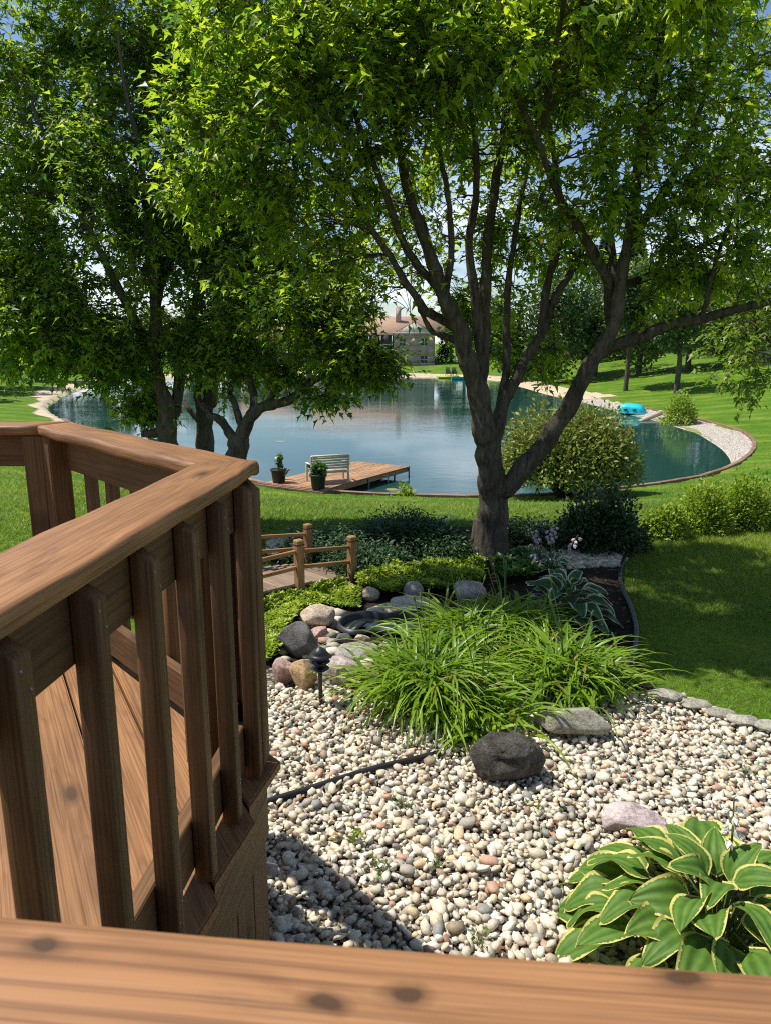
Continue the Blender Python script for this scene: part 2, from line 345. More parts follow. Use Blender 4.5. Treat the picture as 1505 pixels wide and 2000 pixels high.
M['potleaf'] = leafmat('pot_plant_leaf', (0.045, 0.12, 0.02), (0.10, 0.20, 0.04), 0.3, 1.5)
M['redflower'] = leafmat('red_flower', (0.45, 0.06, 0.04), (0.55, 0.16, 0.08), 0.3, 1.0)
M['lilac'] = leafmat('lilac_flower', (0.52, 0.42, 0.58), (0.70, 0.62, 0.72), 0.35, 1.0)
M['whiteflower'] = leafmat('white_flower', (0.66, 0.64, 0.60), (0.78, 0.77, 0.74), 0.35, 1.0)
M['dryleaf'] = leafmat('dry_leaf', (0.16, 0.055, 0.025), (0.34, 0.15, 0.06), 0.2, 1.2, 0.7)
M['stem'] = plain('green_stem', (0.10, 0.15, 0.03), 0.6, var=0.2, vscale=20)
def hostamat(name, g0, g1, edge, et):
    m, nt, b, o = newmat(name); e = attr(nt, 'edge'); vn = attr(nt, 'vein'); v = coords(nt, 'Object', (1, 1, 1), True)
    n = noise(nt, v, 22, 4, 0.6); s = nd(nt, 'Math', operation='ADD'); L(nt, e, s.inputs[0])
    k = nd(nt, 'Math', operation='MULTIPLY_ADD'); L(nt, n, k.inputs[0]); k.inputs[1].default_value = 0.34; k.inputs[2].default_value = -0.17; L(nt, k.outputs[0], s.inputs[1])
    f = ramp(nt, s.outputs[0], [(et - .015, (0, 0, 0)), (et + .03, (1, 1, 1))])
    g = mixc(nt, ramp(nt, noise(nt, v, 6, 3), [(0.35, (0, 0, 0)), (0.65, (1, 1, 1))]), g0, g1)
    g = mixc(nt, 1.0, g, ramp(nt, vn, [(0, (0.62, 0.68, 0.6)), (1, (1.1, 1.08, 1.05))]), 'MULTIPLY')
    c = mixc(nt, f, g, edge); L(nt, c, b.inputs['Base Color']); b.inputs['Roughness'].default_value = 0.55; b.inputs['Specular IOR Level'].default_value = 0.25
    tr = nt.nodes.new('ShaderNodeBsdfTranslucent'); L(nt, mixc(nt, 1.0, c, (1.5, 1.4, 0.7), 'MULTIPLY'), tr.inputs[0]); mx = nt.nodes.new('ShaderNodeMixShader'); mx.inputs[0].default_value = 0.24
    L(nt, b.outputs[0], mx.inputs[1]); L(nt, tr.outputs[0], mx.inputs[2]); L(nt, mx.outputs[0], o.inputs['Surface']); return m
M['hosta'] = hostamat('yellow_edged_hosta', (0.085, 0.185, 0.028), (0.13, 0.235, 0.04), (0.60, 0.55, 0.17), 0.84)
M['hosta_white'] = hostamat('white_edged_hosta', (0.045, 0.115, 0.045), (0.07, 0.15, 0.06), (0.58, 0.62, 0.46), 0.78)
def ground_lawn():
    m, nt, b, o = newmat('lawn_ground'); v = world_coords(nt); b.inputs['Roughness'].default_value = 0.9; b.inputs['Specular IOR Level'].default_value = 0.1
    n1 = noise(nt, v, 0.45, 5, 0.6); n2 = noise(nt, v, 22, 5, 0.75); n3 = noise(nt, v, 3.2, 4, 0.65)
    col = ramp(nt, n1, [(0.3, (0.068, 0.150, 0.014)), (0.52, (0.105, 0.195, 0.018)), (0.72, (0.19, 0.235, 0.038))])
    col = mixc(nt, 0.7, col, ramp(nt, n3, [(0.3, (0.66, 0.72, 0.6)), (0.7, (1.22, 1.2, 1.15))]), 'MULTIPLY')
    col = mixc(nt, 0.85, col, ramp(nt, n2, [(0.32, (0.42, 0.46, 0.4)), (0.62, (1.2, 1.18, 1.1))]), 'MULTIPLY')
    w = nd(nt, 'TexWave'); L(nt, world_coords(nt, (1, 1, 1), (0, 0, R(-74))), w.inputs['Vector']); w.inputs['Scale'].default_value = 0.13; w.inputs['Distortion'].default_value = 0.8; w.inputs['Detail'].default_value = 1
    col = mixc(nt, 0.55, col, ramp(nt, w.outputs['Fac'], [(0.0, (0.82, 0.86, 0.82)), (0.80, (1, 1, 1)), (0.97, (1.5, 1.35, 1.3))]), 'MULTIPLY')
    L(nt, col, b.inputs['Base Color']); bump(nt, n2, 0.8, 0.04, b); return m
M['lawn'] = ground_lawn()
def gravelmat(name, scale, stops, gap=(0.05, 0.042, 0.035)):
    m, nt, b, o = newmat(name); v = world_coords(nt); b.inputs['Roughness'].default_value = 0.85
    d = vor(nt, v, scale); c = vor(nt, v, scale, out='Color'); g = nd(nt, 'RGBToBW'); L(nt, c, g.inputs[0])
    col = ramp(nt, g.outputs[0], stops); col = mixc(nt, ramp(nt, d, [(0.42, (0, 0, 0)), (0.62, (1, 1, 1))]), col, gap)
    L(nt, col, b.inputs['Base Color']); iv = nd(nt, 'Math', operation='SUBTRACT'); iv.inputs[0].default_value = 1.0; L(nt, d, iv.inputs[1]); bump(nt, iv.outputs[0], 1.0, 0.6 / scale, b); return m
M['beach'] = gravelmat('beach_gravel', 16, [(0.2, (0.42, 0.37, 0.30)), (0.5, (0.60, 0.56, 0.50)), (0.8, (0.70, 0.67, 0.60))], (0.22, 0.18, 0.13))
M['sand'] = plain('sandy_shore', (0.47, 0.38, 0.26), 0.9, var=0.22, vscale=0.8)
M['bedgravel'] = gravelmat('pebble_bed_base', 30, [(0.2, (0.12, 0.095, 0.07)), (0.6, (0.28, 0.25, 0.20)), (0.9, (0.40, 0.36, 0.3))], (0.035, 0.026, 0.02))
def mulch():
    m, nt, b, o = newmat('mulch'); v = world_coords(nt); b.inputs['Roughness'].default_value = 0.95; b.inputs['Specular IOR Level'].default_value = 0.1
    n = noise(nt, v, 45, 6, 0.75, 1.2); n2 = noise(nt, v, 5, 3)
    col = mixc(nt, 0.5, ramp(nt, n, [(0.32, (0.014, 0.010, 0.008)), (0.55, (0.05, 0.036, 0.027)), (0.75, (0.13, 0.09, 0.065))]), ramp(nt, n2, [(0.3, (0.6,) * 3), (0.7, (1.3,) * 3)]), 'MULTIPLY')
    L(nt, col, b.inputs['Base Color']); bump(nt, n, 1.0, 0.03, b); return m
M['mulch'] = mulch()
def pebblemat():
    m, nt, b, o = newmat('river_pebble'); c = attr(nt, 'col', 'Color'); v = world_coords(nt); b.inputs['Roughness'].default_value = 0.6; b.inputs['Specular IOR Level'].default_value = 0.3
    n = noise(nt, v, 75, 5, 0.65); n2 = noise(nt, v, 260, 3, 0.6)
    cc = mixc(nt, 0.8, c, ramp(nt, n, [(0.3, (0.66, 0.63, 0.58)), (0.55, (1, 1, 1)), (0.75, (1.12, 1.1, 1.07))]), 'MULTIPLY')
    cc = mixc(nt, 0.5, cc, ramp(nt, n2, [(0.3, (0.7,) * 3), (0.6, (1.05,) * 3)]), 'MULTIPLY')
    L(nt, cc, b.inputs['Base Color']); bump(nt, n2, 0.25, 0.004, b); return m
M['pebble'] = pebblemat()
def watermat(name, c, bs, sc, rough=0.03):
    m, nt, b, o = newmat(name); b.inputs['Base Color'].default_value = (*c, 1); b.inputs['Roughness'].default_value = rough; b.inputs['IOR'].default_value = 1.35
    b.inputs['Specular IOR Level'].default_value = 0.6
    n = noise(nt, world_coords(nt, (0.55, 1.5, 1)), sc, 4, 0.55, 0.4); n2 = noise(nt, world_coords(nt, (0.5, 1.0, 1)), sc * 0.06, 3, 0.6)
    h = mixc(nt, 1.0, n, ramp(nt, n2, [(0.38, (0.12,) * 3), (0.62, (1, 1, 1))]), 'MULTIPLY'); bump(nt, h, bs, 0.05, b); return m
M['water'] = watermat('pond_water', (0.016, 0.060, 0.050), 0.15, 2.6)
M['smallwater'] = watermat('basin_water', (0.010, 0.018, 0.016), 0.05, 9)
def brickmat():
    m, nt, b, o = newmat('tan_brick'); v = coords(nt, 'Object', (1, 1, 1)); sx = nd(nt, 'SeparateXYZ'); L(nt, v, sx.inputs[0]); cx = nd(nt, 'CombineXYZ'); ax = nd(nt, 'Math', operation='ADD')
    L(nt, sx.outputs[0], ax.inputs[0]); L(nt, sx.outputs[1], ax.inputs[1]); L(nt, ax.outputs[0], cx.inputs[0]); L(nt, sx.outputs[2], cx.inputs[1])
    br = nd(nt, 'TexBrick'); L(nt, cx.outputs[0], br.inputs['Vector']); br.inputs['Scale'].default_value = 1.0; br.inputs['Brick Width'].default_value = 0.42; br.inputs['Row Height'].default_value = 0.15; br.inputs['Mortar Size'].default_value = 0.012
    br.inputs['Color1'].default_value = (0.47, 0.36, 0.29, 1); br.inputs['Color2'].default_value = (0.30, 0.215, 0.175, 1); br.inputs['Mortar'].default_value = (0.45, 0.42, 0.38, 1)
    L(nt, mixc(nt, 0.5, br.outputs[0], ramp(nt, noise(nt, v, 2.5, 4), [(0.35, (0.75,) * 3), (0.65, (1.25,) * 3)]), 'MULTIPLY'), b.inputs['Base Color']); b.inputs['Roughness'].default_value = 0.9; return m
M['brick'] = brickmat()
M['shingle'] = plain('tan_shingles', (0.40, 0.26, 0.18), 0.9, var=0.2, vscale=4)
M['siding'] = plain('pale_siding', (0.56, 0.55, 0.50), 0.7, var=0.05, vscale=1)
M['glass'] = plain('window_glass', (0.03, 0.04, 0.05), 0.06, spec=0.8)
M['screen'] = plain('porch_screen', (0.05, 0.047, 0.045), 0.7)
M['algae'] = plain('algae', (0.20, 0.22, 0.05), 0.7, var=0.4, vscale=2)
M['rk_black'] = rockmat('lava_rock', (0.034, 0.031, 0.028), (0.22, 0.20, 0.17), None, 9, 1.0, None, .12)
M['rk_grey'] = rockmat('grey_stone', (0.16, 0.15, 0.13), (0.33, 0.31, 0.28), None, 6, 0.5)
M['rk_slab'] = rockmat('grey_green_slab', (0.17, 0.16, 0.125), (0.36, 0.34, 0.28), None, 5, 0.7)
M['rk_pink'] = rockmat('pink_granite', (0.24, 0.15, 0.125), (0.44, 0.31, 0.27), None, 5, 0.4)
M['rk_tan'] = rockmat('tan_granite', (0.26, 0.19, 0.13), (0.50, 0.41, 0.32), None, 6, 0.45)
M['rk_orange'] = rockmat('ochre_stone', (0.22, 0.14, 0.07), (0.44, 0.31, 0.17), None, 5, 0.5)
M['rk_purple'] = rockmat('mauve_stone', (0.20, 0.15, 0.15), (0.46, 0.38, 0.37), None, 5, 0.5, (0.5, 0.45, 0.42))
M['rk_dark'] = rockmat('dark_speckled_stone', (0.05, 0.047, 0.045), (0.16, 0.15, 0.145), None, 9, 0.5)
M['rk_flag'] = rockmat('flagstone', (0.30, 0.26, 0.20), (0.52, 0.46, 0.37), None, 5, 0.5, (0.16, 0.13, 0.11))
# ================================================================== THE LARGE STRUCTURE
WATER = -2.6
_px = [(520,945),(560,955),(660,963),(790,968),(940,971),(1080,967),(1180,958),(1265,948),(1335,938),(1390,925),(1440,905),(1466,884),(1473,864),(1448,842),(1400,829),(1360,818),
       (1300,806),(1262,798),(1215,787),(1150,775),(1095,766),(1050,754),(1005,743),(960,737),(905,734),(850,733),(760,731),(680,729),(500,728),(300,735),(210,744),(150,757),(110,775),(88,793),(123,819),(200,850),(300,885),(430,925)]
pond = np.array([P(x, y, -2.37)[:2] for x, y in _px]); pond = catmull(pond, 3, True)
def sdf(x, y):
    x = np.asarray(x, float); y = np.asarray(y, float); d = np.full(x.shape, 1e9); N = len(pond)
    for i in range(N):
        a, b = pond[i], pond[(i + 1) % N]; e = b - a; t = np.clip(((x - a[0]) * e[0] + (y - a[1]) * e[1]) / (e @ e + 1e-9), 0, 1)
        d = np.minimum(d, np.hypot(x - a[0] - t * e[0], y - a[1] - t * e[1]))
    return np.where(inpoly(x, y, pond), -d, d)
def beachw(x, y): return smooth(10, 17.5, x) * smooth(24, 27, y)
def H(x, y, s=None):
    x = np.asarray(x, float); y = np.asarray(y, float); s = sdf(x, y) if s is None else s
    wr = smooth(9, 20, x) * smooth(22, 42, y); wf = smooth(72, 105, y); wl = smooth(-12, -24, x) * smooth(25, 45, y)
    Rr = 2.35 + wr * 2.3; Ll = 13.5 + wr * 21
    Rr = Rr + (1.35 - Rr) * np.maximum(wf * (1 - smooth(14, 30, x)), wl); Ll = Ll + (22 - Ll) * np.maximum(wf * (1 - smooth(14, 30, x)), wl)
    t = np.clip(s / Ll, 0, 1); t = .55 * t + .45 * t * t * (3 - 2 * t)
    out = -2.37 + Rr * t + np.clip(s - Ll, 0, 60) * .004 * smooth(40, 80, y)
    bw = beachw(x, y); far = smooth(70, 95, y)
    ins = (1 - bw) * (-2.72 + .35 * s) + bw * (-2.43 + .085 * s)
    ins = ins * (1 - far) + far * (-2.45 + .1 * s)
    h = np.where(s > 0, out, np.maximum(ins, -4.2))
    return h
def G(px, py):
    """where the sight line through a pixel meets the ground"""
    d = ray(px, py); t = np.concatenate([np.arange(1, 40, .05), np.arange(40, 220, .25)]) / d[1]
    p = d[None] * t[:, None] + [0, 0, CZ]; s = np.maximum(sdf(p[:, 0], p[:, 1]), 0.001); below = p[:, 2] < H(p[:, 0], p[:, 1], s)
    i = int(np.argmax(below)) if below.any() else len(p) - 1
    return np.array([p[i, 0], p[i, 1], float(H(p[i, 0], p[i, 1]))])
def scale_at(p): return proj(p)[2] / F          # metres per photo pixel at a point

def axis(a, b, fine0, fine1, st, grow):
    c = [fine0]
    while c[-1] < fine1: c.append(c[-1] + st)
    s = st
    while c[-1] < b: s *= grow; c.append(c[-1] + s)
    lo = [fine0]; s = st
    while lo[-1] > a: s *= grow; lo.append(lo[-1] - s)
    return np.array(lo[:0:-1] + c)
xs = axis(-900, 900, -22, 24, 0.36, 1.12); ys = axis(-30, 1500, -6, 62, 0.36, 1.035)
X, Y = np.meshgrid(xs, ys, indexing='ij'); Z = H(X, Y)
Z += np.where((sdf(X, Y) > 1.5), (np.sin(X * .9 + 1.3) * np.sin(Y * .7) * .02) * smooth(9, 13, Y), 0)
ni, nj = X.shape; ii = (np.arange(ni - 1)[:, None] * nj + np.arange(nj - 1)[None]).ravel()
tag(link('ground', mesh_arr('ground', np.stack([X, Y, Z], -1).reshape(-1, 3), np.stack([ii, ii + nj, ii + nj + 1, ii + 1], -1), True), M['lawn']), 'mown green lawn sloping down to the pond', kind='structure')
def sheet(name, mask, x0, x1, y0, y1, st, dz, m, label, maxz=None):
    x = np.arange(x0, x1, st); y = np.arange(y0, y1, st); XX, YY = np.meshgrid(x, y, indexing='ij'); k = mask(XX + st / 2, YY + st / 2)
    I, J = np.nonzero(k[:-1, :-1]); n = len(y); q = np.stack([I * n + J, (I + 1) * n + J, (I + 1) * n + J + 1, I * n + J + 1], -1)
    u, inv = np.unique(q, return_inverse=True); V = np.stack([XX.ravel()[u], YY.ravel()[u], H(XX.ravel()[u], YY.ravel()[u]) + dz], -1)
    if maxz is not None: V[:, 2] = np.minimum(V[:, 2], maxz)
    return tag(link(name, mesh_arr(name, V, inv.reshape(-1, 4), True), m), label, kind='structure')
def flat(name, poly, z, m, label):
    bm = bmesh.new(); f = bm.faces.new([bm.verts.new((p[0], p[1], z)) for p in poly]); bmesh.ops.triangulate(bm, faces=[f])
    bmesh.ops.recalc_face_normals(bm, faces=bm.faces)
    me = bpy.data.meshes.new(name); bm.to_mesh(me); bm.free(); o = link(name, me, m); tag(o, label, kind='structure'); return o
# pond water fills the outline a little under the edging
wp = pond.copy()
flat('water', wp, WATER, M['water'], 'still green blue pond water reflecting the sky')
sheet('beach', lambda x, y: (sdf(x, y) < -.02) & (sdf(x, y) > -3.0) & (beachw(x, y) > .03) & (y < 70), 8, 24, 22, 72, .2, .02, M['beach'], 'pale gravel beach between timber edging and the pond')
sheet('far_shore', lambda x, y: (sdf(x, y) < 2.0 + np.sin(x * .3) * .5) & (sdf(x, y) > -3.5) & ((y > 66)) , -42, 26, 64, 134, .5, .03, M['sand'], 'sandy strip of shore across the pond')
sheet('left_shore', lambda x, y: (sdf(x, y) < .9 + np.sin(y * .9) * .3) & (sdf(x, y) > -1.0) & (x < -14) & (y < 90), -48, -12, 30, 92, .3, .025, M['sand'], 'pale sandy bank along the tree lined side of the pond')
# algae fringe at the waterline of the beach
sheet('algae_fringe', lambda x, y: (np.abs(sdf(x, y) + 2.0 + .12 * np.sin(x * 1.7 + y)) < .12 + .1 * np.sin(x * 2.9 - y * 1.3)) & (beachw(x, y) > .5) & (y < 60), 8, 24, 24, 62, .12, .024, M['algae'], 'yellow green algae along the gravel beach waterline')
# garden bed and pebble bed (flat ground beside the deck)
bed_px = [(380,1420),(535,1290),(540,1190),(528,1080),(600,1052),(720,1040),(830,1030),(960,1030),(1100,1042),(1270,1046),(1262,1052),(1226,1080),(1209,1118),(1211,1150),(1230,1190),(1241,1235),(1236,1280),(1275,1345),(1300,1375),(1150,1440),(850,1480),(600,1420)]
bed = [P(x, y)[:2] for x, y in bed_px]
bed[0] = np.array([-1.6, 4.1])
flat('garden_bed', bed, .006, M['mulch'], 'dark mulched garden bed around the tree')
peb_poly = [(-1.7,3.2),(-.62,2.4),(-.62,.5),(3.6,.2),(3.6,3.2),(2.75,3.62),(2.34,4.02),(1.98,4.55),(1.72,4.62),(1.2,4.72),(.3,4.9),(-.55,5.1),(-1.6,4.6)]
pebble_bed = flat('pebble_bed', peb_poly, .012, M['bedgravel'], 'bed of pale river pebbles beside the deck')

# timber edging round the pond: each timber a part
edging = empty('pond_edging', (0, 0, 0), 'brown timber edging curving along the grassy rim of the pond', 'edging')
acc = np.concatenate([[0], np.cumsum(np.hypot(*np.diff(np.vstack([pond, pond[:1]]), axis=0).T))])
def along(s):
    s = s % acc[-1]; i = np.searchsorted(acc, s, 'right') - 1; i = min(i, len(pond) - 1); t = (s - acc[i]) / (acc[i + 1] - acc[i] + 1e-9); return pond[i] * (1 - t) + pond[(i + 1) % len(pond)] * t
i_end = int(np.argmin(np.hypot(*(pond - P(1262, 798, -2.37)[:2]).T))); i_l = int(np.argmin(np.hypot(*(pond - P(123, 819, -2.37)[:2]).T)))
def run_timbers(s0, s1, step):
    s = s0
    while s < s1 - .2:
        a, b = along(s + .01), along(min(s + step, s1) - .01); z = -2.37
        board('timber', (a[0], a[1], z - .08 + rng.normal() * .008), (b[0], b[1], z - .08 + rng.normal() * .008), .17, .30, M['edging_timber'], edging, bev=.012)
        s += step
run_timbers(0, acc[i_end], 2.4); run_timbers(acc[i_l], acc[-1], 2.4)

# ------------------------------------------------------------------ deck with its railings
DZ, CAPZ = 0.96, 1.96
deck = empty('deck', (-1.5, 1.5, 0), 'reddish brown stained wooden deck with slatted railing', 'deck')
deck.location = (0, 0, 0)
Cc, Dd, Ee, Ii = np.array([-.47, 2.165]), np.array([-1.455, 3.262]), np.array([-3.6, 3.30]), np.array([-.645, .345])   # cap centre lines
Near = np.array([3.2, -.03])
def capline(a, b, za, w, ea, eb, nm='rail_cap', m=None):
    """cap plank with mitred ends; ea/eb: end cut directions (unit xy) at a and b"""
    d = unit(b - a); n = np.array([-d[1], d[0]])
    def hit(p, off, e):                       # where the plank's edge meets the mitre line
        A = np.array([[d[0], -e[0]], [d[1], -e[1]]]); t = np.linalg.solve(A, p - (a + n * off)); return a + n * off + d * t[0]
    quad = [hit(a, w / 2, ea), hit(a, -w / 2, ea), hit(b, -w / 2, eb), hit(b, w / 2, eb)]
    c = (a + b) / 2; Lc = np.array([[d[0], d[1]], [n[0], n[1]]])
    q = [Lc @ (np.array(p) - c) for p in quad]
    bm = bmesh.new(); lo = [bm.verts.new((p[0], p[1], -.042)) for p in q]; hi = [bm.verts.new((p[0], p[1], 0)) for p in q]
    bm.faces.new(lo[::-1]); bm.faces.new(hi)
    for i in range(4): bm.faces.new((lo[i], lo[(i + 1) % 4], hi[(i + 1) % 4], hi[i]))
    bmesh.ops.recalc_face_normals(bm, faces=bm.faces)
    ed = [e for e in bm.edges if abs(e.verts[0].co.z - e.verts[1].co.z) < 1e-5]
    lng = [e for e in ed if abs((e.verts[0].co - e.verts[1].co).normalized().x) > .97]; oth = [e for e in ed if e not in lng]
    bmesh.ops.bevel(bm, geom=lng, offset=.013, segments=4, profile=.5, affect='EDGES')
    bmesh.ops.subdivide_edges(bm, edges=[e for e in bm.edges if e.calc_length() > .5], cuts=24)
    for v in bm.verts:
        v.co.z += .0018 * math.sin(v.co.x * 9 + v.co.y * 6) + .001 * math.sin(v.co.x * 23); v.co.y += .0016 * math.sin(v.co.x * 13 + 2)
    me = bpy.data.meshes.new(nm); bm.to_mesh(me); bm.free()
    for f in me.polygons: f.use_smooth = True
    o = link(nm, me, m or M['cap'], deck)
    o.matrix_local = Matrix(((d[0], n[0], 0, c[0]), (d[1], n[1], 0, c[1]), (0, 0, 1, za), (0, 0, 0, 1))); return o
def mitre(a, b, c): return unit(unit(a - b) + unit(c - b))
CW = .176
m1, m2, m3 = mitre(Ii, Cc, Dd), mitre(Cc, Dd, Ee), mitre(Near, Ii, Cc)
g = .0015
capline(Ii, Cc - unit(Cc - Ii) * g, CAPZ, CW, m3, m1); capline(Cc + unit(Dd - Cc) * g, Dd - unit(Dd - Cc) * g, CAPZ - .003, CW, m1, m2); capline(Dd + unit(Ee - Dd) * g, Ee, CAPZ - .001, CW, m2, np.array([0., 1]))
_d = unit(Ii - Near); _c = (Near + Ii) / 2; _n = np.array([-_d[1], _d[0]])
_sp = [((P(x, y, CAPZ)[:2] - _c) @ _d, (P(x, y, CAPZ)[:2] - _c) @ _n) for x, y in ((58, 1852), (768, 1942), (610, 1962), (1312, 1912))]
M['cap_front'] = wood('front_rail_cap_wood', (0.280, 0.140, 0.063), rough=0.5, wear=0.4, spots=[(float(a), float(b)) for a, b in _sp])
capline(Near, Ii + unit(Near - Ii) * g, CAPZ - .002, CW, np.array([0., 1]), m3, m=M['cap_front'])
_nm = MB(); _nm.lathe([(0, .0012), (.0028, .001), (.0034, 0), (.0034, -.002)], k=8); nail_me = _nm.mesh('nail'); nail_me.materials.append(M['galv'])
def rail(a, b, out, bal0, step, n, inset0=.06, inset1=.06, bal_out=True):
    """top and bottom boards of a railing with its balusters on the outer face; out: outward unit normal"""
    d = unit(b - a); L_ = np.linalg.norm(b - a); A3 = lambda p, z: (p[0], p[1], z)
    p0, p1 = a + d * inset0, b - d * inset1
    a = a + out * .020; p0, p1 = a + d * inset0, b + out * .020 - d * inset1
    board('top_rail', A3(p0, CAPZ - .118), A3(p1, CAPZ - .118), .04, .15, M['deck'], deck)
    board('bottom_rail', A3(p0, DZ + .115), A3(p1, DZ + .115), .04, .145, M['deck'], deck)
    for k in range(n):
        s = bal0 + k * step
        if s > L_ - .03: break
        c = a + d * s + out * (.02 + .024); h = 0.0
        bm_top = CAPZ - .045 - abs(rng.normal()) * .003; bot = DZ + .012
        # baluster with a bevelled top that slopes outward
        w, t = .043, .046; mb = MB()
        V = np.array([[-w/2,-t/2,0],[w/2,-t/2,0],[w/2,t/2,0],[-w/2,t/2,0],[-w/2,-t/2,1],[w/2,-t/2,1],[w/2,t/2,1],[-w/2,t/2,1]], float)
        Lb = bm_top - bot; V[:, 2] *= Lb; V[4:6, 2] += .0; V[6:8, 2] -= .030; bev = .0
        V2 = np.stack([V[:, 2], V[:, 0], V[:, 1]], -1)          # local x = length
        mb.add(V2, [[0,3,2,1],[4,5,6,7],[0,1,5,4],[1,2,6,5],[2,3,7,6],[3,0,4,7]])
        me = mb.mesh('baluster')
        bm = bmesh.new(); bm.from_mesh(me); bmesh.ops.bevel(bm, geom=list(bm.edges), offset=.003, segments=1, affect='EDGES'); bmesh.ops.recalc_face_normals(bm, faces=bm.faces); bm.to_mesh(me); bm.free()
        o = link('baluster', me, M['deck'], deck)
        ex = Vector((0, 0, 1)); ez = Vector((out[0], out[1], 0)); ey = Vector((d[0], d[1], 0))
        mt = Matrix((ex, ey, ez)).transposed().to_4x4(); mt.translation = Vector((c[0] + rng.normal() * .001, c[1], bot)); o.matrix_local = mt
        for zx, yy in ((Lb - .05, -.009), (Lb - .085, .010), (.075, -.008), (.115, .009)):
            nl = link('nail', nail_me, None, o); nl.location = (zx, yy, t / 2 + .0006)
o1 = np.array([(Cc - Ii)[1], -(Cc - Ii)[0]]); o1 = unit(o1)                 # outward of the right-hand run
o2 = unit(np.array([(Dd - Cc)[1], -(Dd - Cc)[0]])); o3 = np.array([0., 1.]); o4 = unit(np.array([-(Near - Ii)[1], (Near - Ii)[0]]))
rail(Ii, Cc, o1, .155, .230, 8, .05, .05)
rail(Cc, Dd, o2, .10, .235, 7, .06, .06)
rail(Dd, Ee, o3, .16, .235, 10, .06, .02)
rail(Ii, Near, o4, .2, .24, 16, .05, .02)
def post(c, ang, z0=.0, z1=CAPZ - .045, w=.088):
    d = np.array([math.cos(ang), math.sin(ang), 0])
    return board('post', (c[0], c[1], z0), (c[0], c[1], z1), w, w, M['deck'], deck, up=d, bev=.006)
a2 = math.atan2(*(Dd - Cc)[::-1])
post(Dd + unit(Cc - Dd) * .075 - o2 * .03, a2, .02); post(Dd + unit(Ee - Dd) * .075 - o3 * .03, 0, .02)
post(Cc + unit(Dd - Cc) * .10 - o2 * .075, a2, .02); post(Ii + unit(Near - Ii) * .12 - o4 * .075, 0, .02)
post((3.1, -.05), 0, .02); post((1.3, .04), 0, .02); post((-3.5, 3.22), 0, .02)
# outer corner trim posts with clipped feet and tops
def trim(c, out, d, z0, z1, w=.085, t=.038):
    V = np.array([[-w/2,-t/2,z0],[w/2,-t/2,z0+.0],[w/2,t/2,z0+.05],[-w/2,t/2,z0+.05],[-w/2,-t/2,z1],[w/2,-t/2,z1],[w/2,t/2,z1-.035],[-w/2,t/2,z1-.035]], float)
    me = mesh_arr('corner_trim', np.stack([V[:, 2], V[:, 0], V[:, 1]], -1), np.array([[0,3,2,1],[4,5,6,7],[0,1,5,4],[1,2,6,5],[2,3,7,6],[3,0,4,7]]))
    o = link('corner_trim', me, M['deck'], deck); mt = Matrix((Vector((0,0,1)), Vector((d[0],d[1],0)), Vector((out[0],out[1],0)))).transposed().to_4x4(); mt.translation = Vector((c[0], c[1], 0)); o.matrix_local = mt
d1 = unit(Cc - Ii); d2 = unit(Dd - Cc)
trim(Cc + o1 * .072 - d1 * .01, o1, d1, DZ - .02, CAPZ - .05, .07)
trim(Cc + o2 * .071 + d2 * .052, o2, d2, DZ - .10, CAPZ - .05, .085)
# deck floor: each plank cut by the outline; ends run a little past the fascia
ov = .104
outline = [Ii + o1 * ov, Cc + o1 * ov + d1 * .06, Dd + o2 * .10 + d2 * .04, Ee + o3 * .10, np.array([-3.6, .30])]
bd = unit(np.array([.487, -.873])); bn = np.array([-bd[1], bd[0]]); bw = .176; gap = .009
proj_n = [p @ bn for p in outline]; k0 = int(math.floor(min(proj_n) / (bw + gap))) - 1; k1 = int(math.ceil(max(proj_n) / (bw + gap))) + 1
for k in range(k0, k1):
    nb = k * (bw + gap) + .042; c0 = bn * nb
    poly = [tuple(c0 + bd * s + bn * u) for s, u in ((-9, 0), (9, 0), (9, bw), (-9, bw))]
    # orient ccw
    if (poly[1][0]-poly[0][0])*(poly[2][1]-poly[0][1])-(poly[1][1]-poly[0][1])*(poly[2][0]-poly[0][0]) < 0: poly = poly[::-1]
    for i in range(len(outline)):
        a, b = outline[i], outline[(i + 1) % len(outline)]; e = unit(b - a); nrm = np.array([e[1], -e[0]])
        if i == 0:                      # the edge under the right-hand railing: saw-cut ends step in and out
            mid_s = (c0 + bn * bw / 2 - a) @ nrm / -(bd @ nrm); pm = c0 + bn * bw / 2 + bd * mid_s
            an = R(-9 + rng.normal() * 1.5); nrm = np.array([nrm[0]*math.cos(an)-nrm[1]*math.sin(an), nrm[0]*math.sin(an)+nrm[1]*math.cos(an)]); a = pm + nrm * rng.normal() * .004
        poly = clip_half(poly, a, nrm)
        if len(poly) < 3: break
    if len(poly) < 3: continue
    c = np.mean(poly, 0); q = [((p[0]-c[0])*bd[0]+(p[1]-c[1])*bd[1], (p[0]-c[0])*bn[0]+(p[1]-c[1])*bn[1]) for p in poly]
    o = prism('deck_board', q, -.036, 0, M['deck_floor'], deck)
    bm = bmesh.new(); bm.from_mesh(o.data); bmesh.ops.bevel(bm, geom=[e for e in bm.edges if abs(e.verts[0].co.z - e.verts[1].co.z) < 1e-5], offset=.006, segments=2, affect='EDGES'); bm.to_mesh(o.data); bm.free()
    o.matrix_local = Matrix(((bd[0], bn[0], 0, c[0]), (bd[1], bn[1], 0, c[1]), (0, 0, 1, DZ + rng.normal() * .001), (0, 0, 0, 1)))
# the strip of deck under the photographer
for k in range(8):
    yb = .17 - k * .185
    board('deck_board', (-3.6, yb + .25, DZ - .018), (3.3, yb - .09, DZ - .018), .176, .036, M['deck_floor'], deck, bev=.006)
